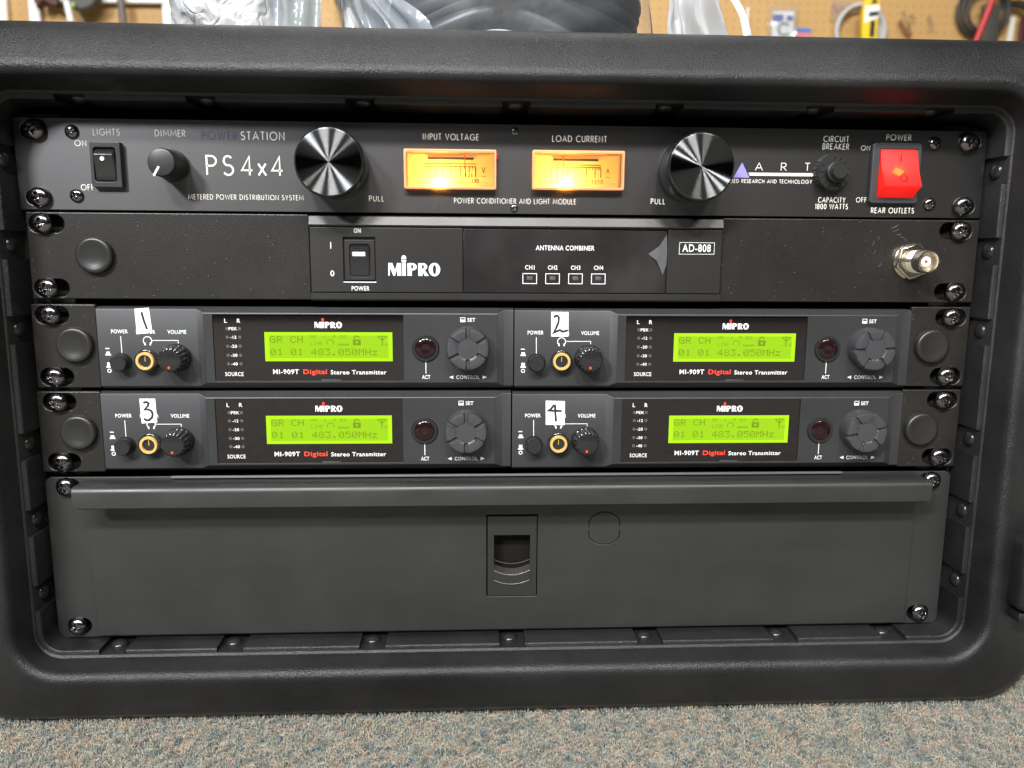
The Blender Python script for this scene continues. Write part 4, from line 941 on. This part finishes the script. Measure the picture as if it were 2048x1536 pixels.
# pixel column/row of the far wall turned into millimetres on the board plane
PX=lambda u: -1391+1.490*u+.00001*u*u*.1
PZ=lambda u,v: 651.8+.0316*u-1.40*v
def flat(name,label,cat,m,pts,th=3,y=None,bev=.5,group=None):
    """a real flat sheet standing just off the board, from its corner positions"""
    y=YB-th-4 if y is None else y
    q=[(PX(u),PZ(u,v)) for u,v in pts]; cx=sum(p[0] for p in q)/len(q); zb=min(p[1] for p in q)
    t=thing(name,label,cat,(cx,y,zb),group); plate('sheet',[q],y,th,m,t,bev); return t
Mw=mat('white_card',(.80,.79,.77),.6); Mclear=clear('blister_plastic',(.97,.98,.99),.10,(.8,.82,.85),.1)
Mblue=mat('dark_blue_print',(.05,.08,.30),.5); Mblk=mat('black_rubber',(.02,.02,.02),.5); Mol=mat('dark_olive_rubber',(.055,.055,.045),.5)
Mye=mat('yellow_plastic',(.80,.55,.02),.45); Mgry=mat('grey_hose',(.42,.43,.43),.5); Mred=mat('red_plastic_grip',(.45,.03,.03),.4); Mbrn=mat('dark_maroon_grip',(.06,.012,.008),.5)
Mcream=mat('cream_painted_steel',(.70,.68,.60),.5); Msteel=mat('zinc_wire',(.7,.7,.7),.3,metal=1); Mbl=mat('bright_blue_print',(.03,.16,.55),.5); Mpink=mat('pink_print',(.55,.18,.2),.6)
bp=flat('blister_pack','white carded blister pack with blue print hanging on the pegboard','package',Mw,[(1530,25),(1574,25),(1574,110),(1530,110)],2)
b=MB(); b.add([(PX(u),YB-6.3,PZ(u,v)) for u,v in ((1530,30),(1552,31),(1552,46),(1530,46),(1559,33),(1572,34),(1572,45),(1559,45))],[(0,1,2,3),(4,5,6,7)]); b.done('blue_print',Mblue,bp,0)
b=MB(); cx,cz=PX(1554),PZ(1554,62); b.tube([(cx+17*math.cos(rad(a)),YB-9,cz+17*math.sin(rad(a))) for a in range(40,330,15)],2.6,8); b.done('ring',Mblk,bp)
b=MB(); b.box(PX(1518),PX(1578),YB-22,YB-20,PZ(1548,110),PZ(1548,14),1); b.done('clear_blister',Mclear,bp)
b=MB(); b.tube([(PX(1475),YB-20,PZ(1475,20)),(PX(1475),YB-20,PZ(1475,80))],3,8); o=b.done('white_rod',Mw,None); o['label']='thin white rod hanging on the pegboard beside the plastic bag'; o['category']='rod'
bs=flat('small_package','small blue and white package hanging beside the blister pack','package',Mbl,[(1579,59),(1611,60),(1611,67),(1579,66)],2)
b=MB(); b.add([(PX(u),YB-6.5,PZ(u,v)) for u,v in ((1580,67),(1611,68),(1611,100),(1580,100))],[(0,1,2,3)]); b.done('pink_print',Mpink,bs,0)
hl=thing('hose_coil','grey hose hanging in a loop on the pegboard','hose',(PX(1704),YB-30,PZ(1704,130)))
b=MB(); cx,cz=PX(1704),PZ(1704,72)
for k_ in range(3): b.tube([(cx+(66+4*k_)*math.cos(a),YB-24-8*k_,cz+(70+3*k_)*math.sin(a)) for a in np.linspace(0,2*math.pi,60,endpoint=False)],6,10,True)
b.done('hose',Mgry,hl,80)
yt=flat('yellow_tool','yellow and white boxy tool hanging in front of the grey hose','tool',Mye,[(1703,5),(1727,6),(1728,120),(1698,120),(1697,38)],26,YB-75,3)
b=MB(); b.add([(PX(u),YB-75.6,PZ(u,v)) for u,v in ((1699,28),(1728,26),(1728,50),(1699,62))],[(0,1,2,3)]); b.done('white_label',Mw,yt,0)
b=MB(); b.add([(PX(u),YB-76.2,PZ(u,v)) for u,v in ((1707,40),(1727,38),(1727,47),(1707,50),(1711,58),(1721,56),(1721,90),(1711,90),(1709,24),(1714,14),(1719,13),(1723,22))],[(0,1,2,3),(4,5,6,7),(8,9,10,11)]); b.done('black_print',Mblk,yt,0)
pb2=flat('small_parts_bag','small clear bag of red parts hanging left of the yellow tool','plastic bag',Mclear,[(1650,0),(1690,4),(1692,22),(1668,40),(1646,45)],2,YB-12,.3)
b=MB()
for q in range(7): u=1652+q*5; v=8+((q*7)%22); b.box(PX(u),PX(u)+7,YB-9,YB-6,PZ(u,v)-8,PZ(u,v),1)
b.done('red_parts',Mpink,pb2)
for i,(u,v0,v1) in enumerate(((1799,26,50),(1816,32,44),(1853,38,62))):
    b=MB(); b.tube([(PX(u),YB-3,PZ(u,v0)),(PX(u),YB-22,PZ(u,v0)),(PX(u),YB-30,PZ(u,(v0+v1)/2)),(PX(u)+2,YB-34,PZ(u,v1))],2.4,8)
    o=b.done('peg_hook',Msteel,None); o['label']=('long bare wire hook on the pegboard right of the yellow tool','short bare wire hook between two longer hooks on the pegboard','bare wire hook on the pegboard left of the black cables')[i]; o['category']='hook'; o['group']='bare wire hooks on the pegboard'
b=MB(); b.tube([(PX(1789),YB-20,PZ(1789,46)),(PX(1800),YB-24,PZ(1800,64)),(PX(1814),YB-28,PZ(1814,80))],5,8); b.tube([(PX(1810),YB-20,PZ(1810,50)),(PX(1812),YB-22,PZ(1812,80))],3,8)
o=b.done('cable_scrap',mat('brown_cord',(.18,.08,.02),.6),None); o['label']='short brown cord hanging under the bare hooks'; o['category']='cord'
tl=thing('test_leads','black test lead cable looped on the pegboard at far right','cable',(PX(1950),YB-40,PZ(1950,130)))
b=MB()
for k_ in range(3):
    cx,cz=PX(1958)+6*k_,PZ(1958,30); b.tube([(cx+(78-5*k_)*math.cos(a)*.95,YB-22-9*k_,cz+(72-4*k_)*math.sin(a)) for a in np.linspace(0,2*math.pi,60,endpoint=False)],5.5,10,True)
b.done('loop',Mblk,tl,80)
b=MB(); b.tube([(PX(1968),YB-60,PZ(1968,-10)),(PX(1958),YB-62,PZ(1958,30)),(PX(1936),YB-62,PZ(1936,100))],9,10); b.done('red_lead',Mred,tl,80)
b=MB(); b.box(PX(1950),PX(1984),YB-60,YB-36,PZ(1967,120),PZ(1967,20),4); b.done('lead_body',Mol,tl)
ad=thing('cable_adapter','black adapter cable with yellow plugs at the far right edge','cable',(PX(2030),YB-40,PZ(2030,120)))
b=MB(); b.tube([(PX(1995),YB-30,PZ(1995,-12)),(PX(2016),YB-34,PZ(2016,12)),(PX(2040),YB-40,PZ(2040,20)),(PX(2075),YB-40,PZ(2075,45)),(PX(2048),YB-38,PZ(2048,120))],12,10); b.done('cable',Mblk,ad,80)
b=MB(); b.box(PX(2008),PX(2024),YB-60,YB-44,PZ(2016,12),PZ(2016,-4),4); b.done('yellow_plug',Mye,ad)
flat('hang_tag','narrow cream tag hanging at the right edge of the pegboard','tag',Mcream,[(2028,36),(2040,36),(2034,130),(2022,130)],2)
flat('dark_red_tool','dark red tool handle at the right edge of the pegboard','tool',Mbrn,[(2042,40),(2075,42),(2075,130),(2040,130)],14,YB-34,2)
# left end of the wall
for i,(u0,u1,lab,ct) in enumerate(((3,20,'grey and cream shelf upright at the left edge of the pegboard','upright'),(62,82,'white shelf upright left of the maroon handle','upright'),(316,338,'white bracket with a screw beside the silver package','bracket'))):
    t=flat('shelf_upright',lab,ct,Mcream if i==0 else Mw,[(u0,-60),(u1,-60),(u1,120),(u0,120)],16,YB-24,2)
    if i==2:
        b=MB(); b.lathe([(6,-.1+YB-24),(5,YB-27),(.01,YB-28)],(PX(325),PZ(325,8)),16); b.done('screw',Msteel,t)
flat('white_shelf','white shelf edge above the dark tools on the pegboard','shelf',Mw,[(82,-80),(338,-80),(338,12),(82,8)],20,YB-30,2)
mg=flat('maroon_handle','dark maroon tool handle hanging beside a white upright','tool',Mbrn,[(88,-20),(118,-20),(132,20),(128,26),(118,24),(104,14),(92,30),(86,14)],30,YB-66,5)
ot=flat('rubber_mallet','dark olive rounded rubber tool head hanging on the pegboard','tool',Mol,arc(176,4,34,32,0,345,23),40,YB-80,8)
b=MB(); b.tube([(PX(154),YB-86,PZ(154,20)),(PX(160),YB-88,PZ(160,60))],8,10); b.done('white_tip',Mw,ot)
b=MB(); b.tube([(PX(166),YB-90,PZ(166,28)),(PX(170),YB-90,PZ(170,30))],7,10); b.done('green_tip',mat('green_cap',(.35,.55,.1),.5),ot)
b=MB(); b.tube([(PX(242),YB-56,PZ(242,-40)),(PX(246),YB-56,PZ(246,5)),(PX(249),YB-52,PZ(249,80))],10,10); o=b.done('screwdriver_shaft',mat('dark_bronze',(.10,.08,.07),.5),None); o['label']='dark bronze rod hanging in front of the white shelf edge'; o['category']='rod'
sp=thing('hanging_lamp','dark rounded lamp head with white neck hanging between package and plastic bag','lamp',(PX(678),YB-60,PZ(678,120)))
b=MB(); b.lathe([(6,YB-90),(30,YB-84),(38,YB-66),(34,YB-44),(12,YB-36)],(PX(678),PZ(678,12)),24); b.done('head',mat('smoky_olive',(.12,.12,.09),.3),sp,60)
b=MB(); b.tube([(PX(683),YB-70,PZ(683,24)),(PX(684),YB-70,PZ(684,110))],15,12); b.done('neck',Mw,sp,60)
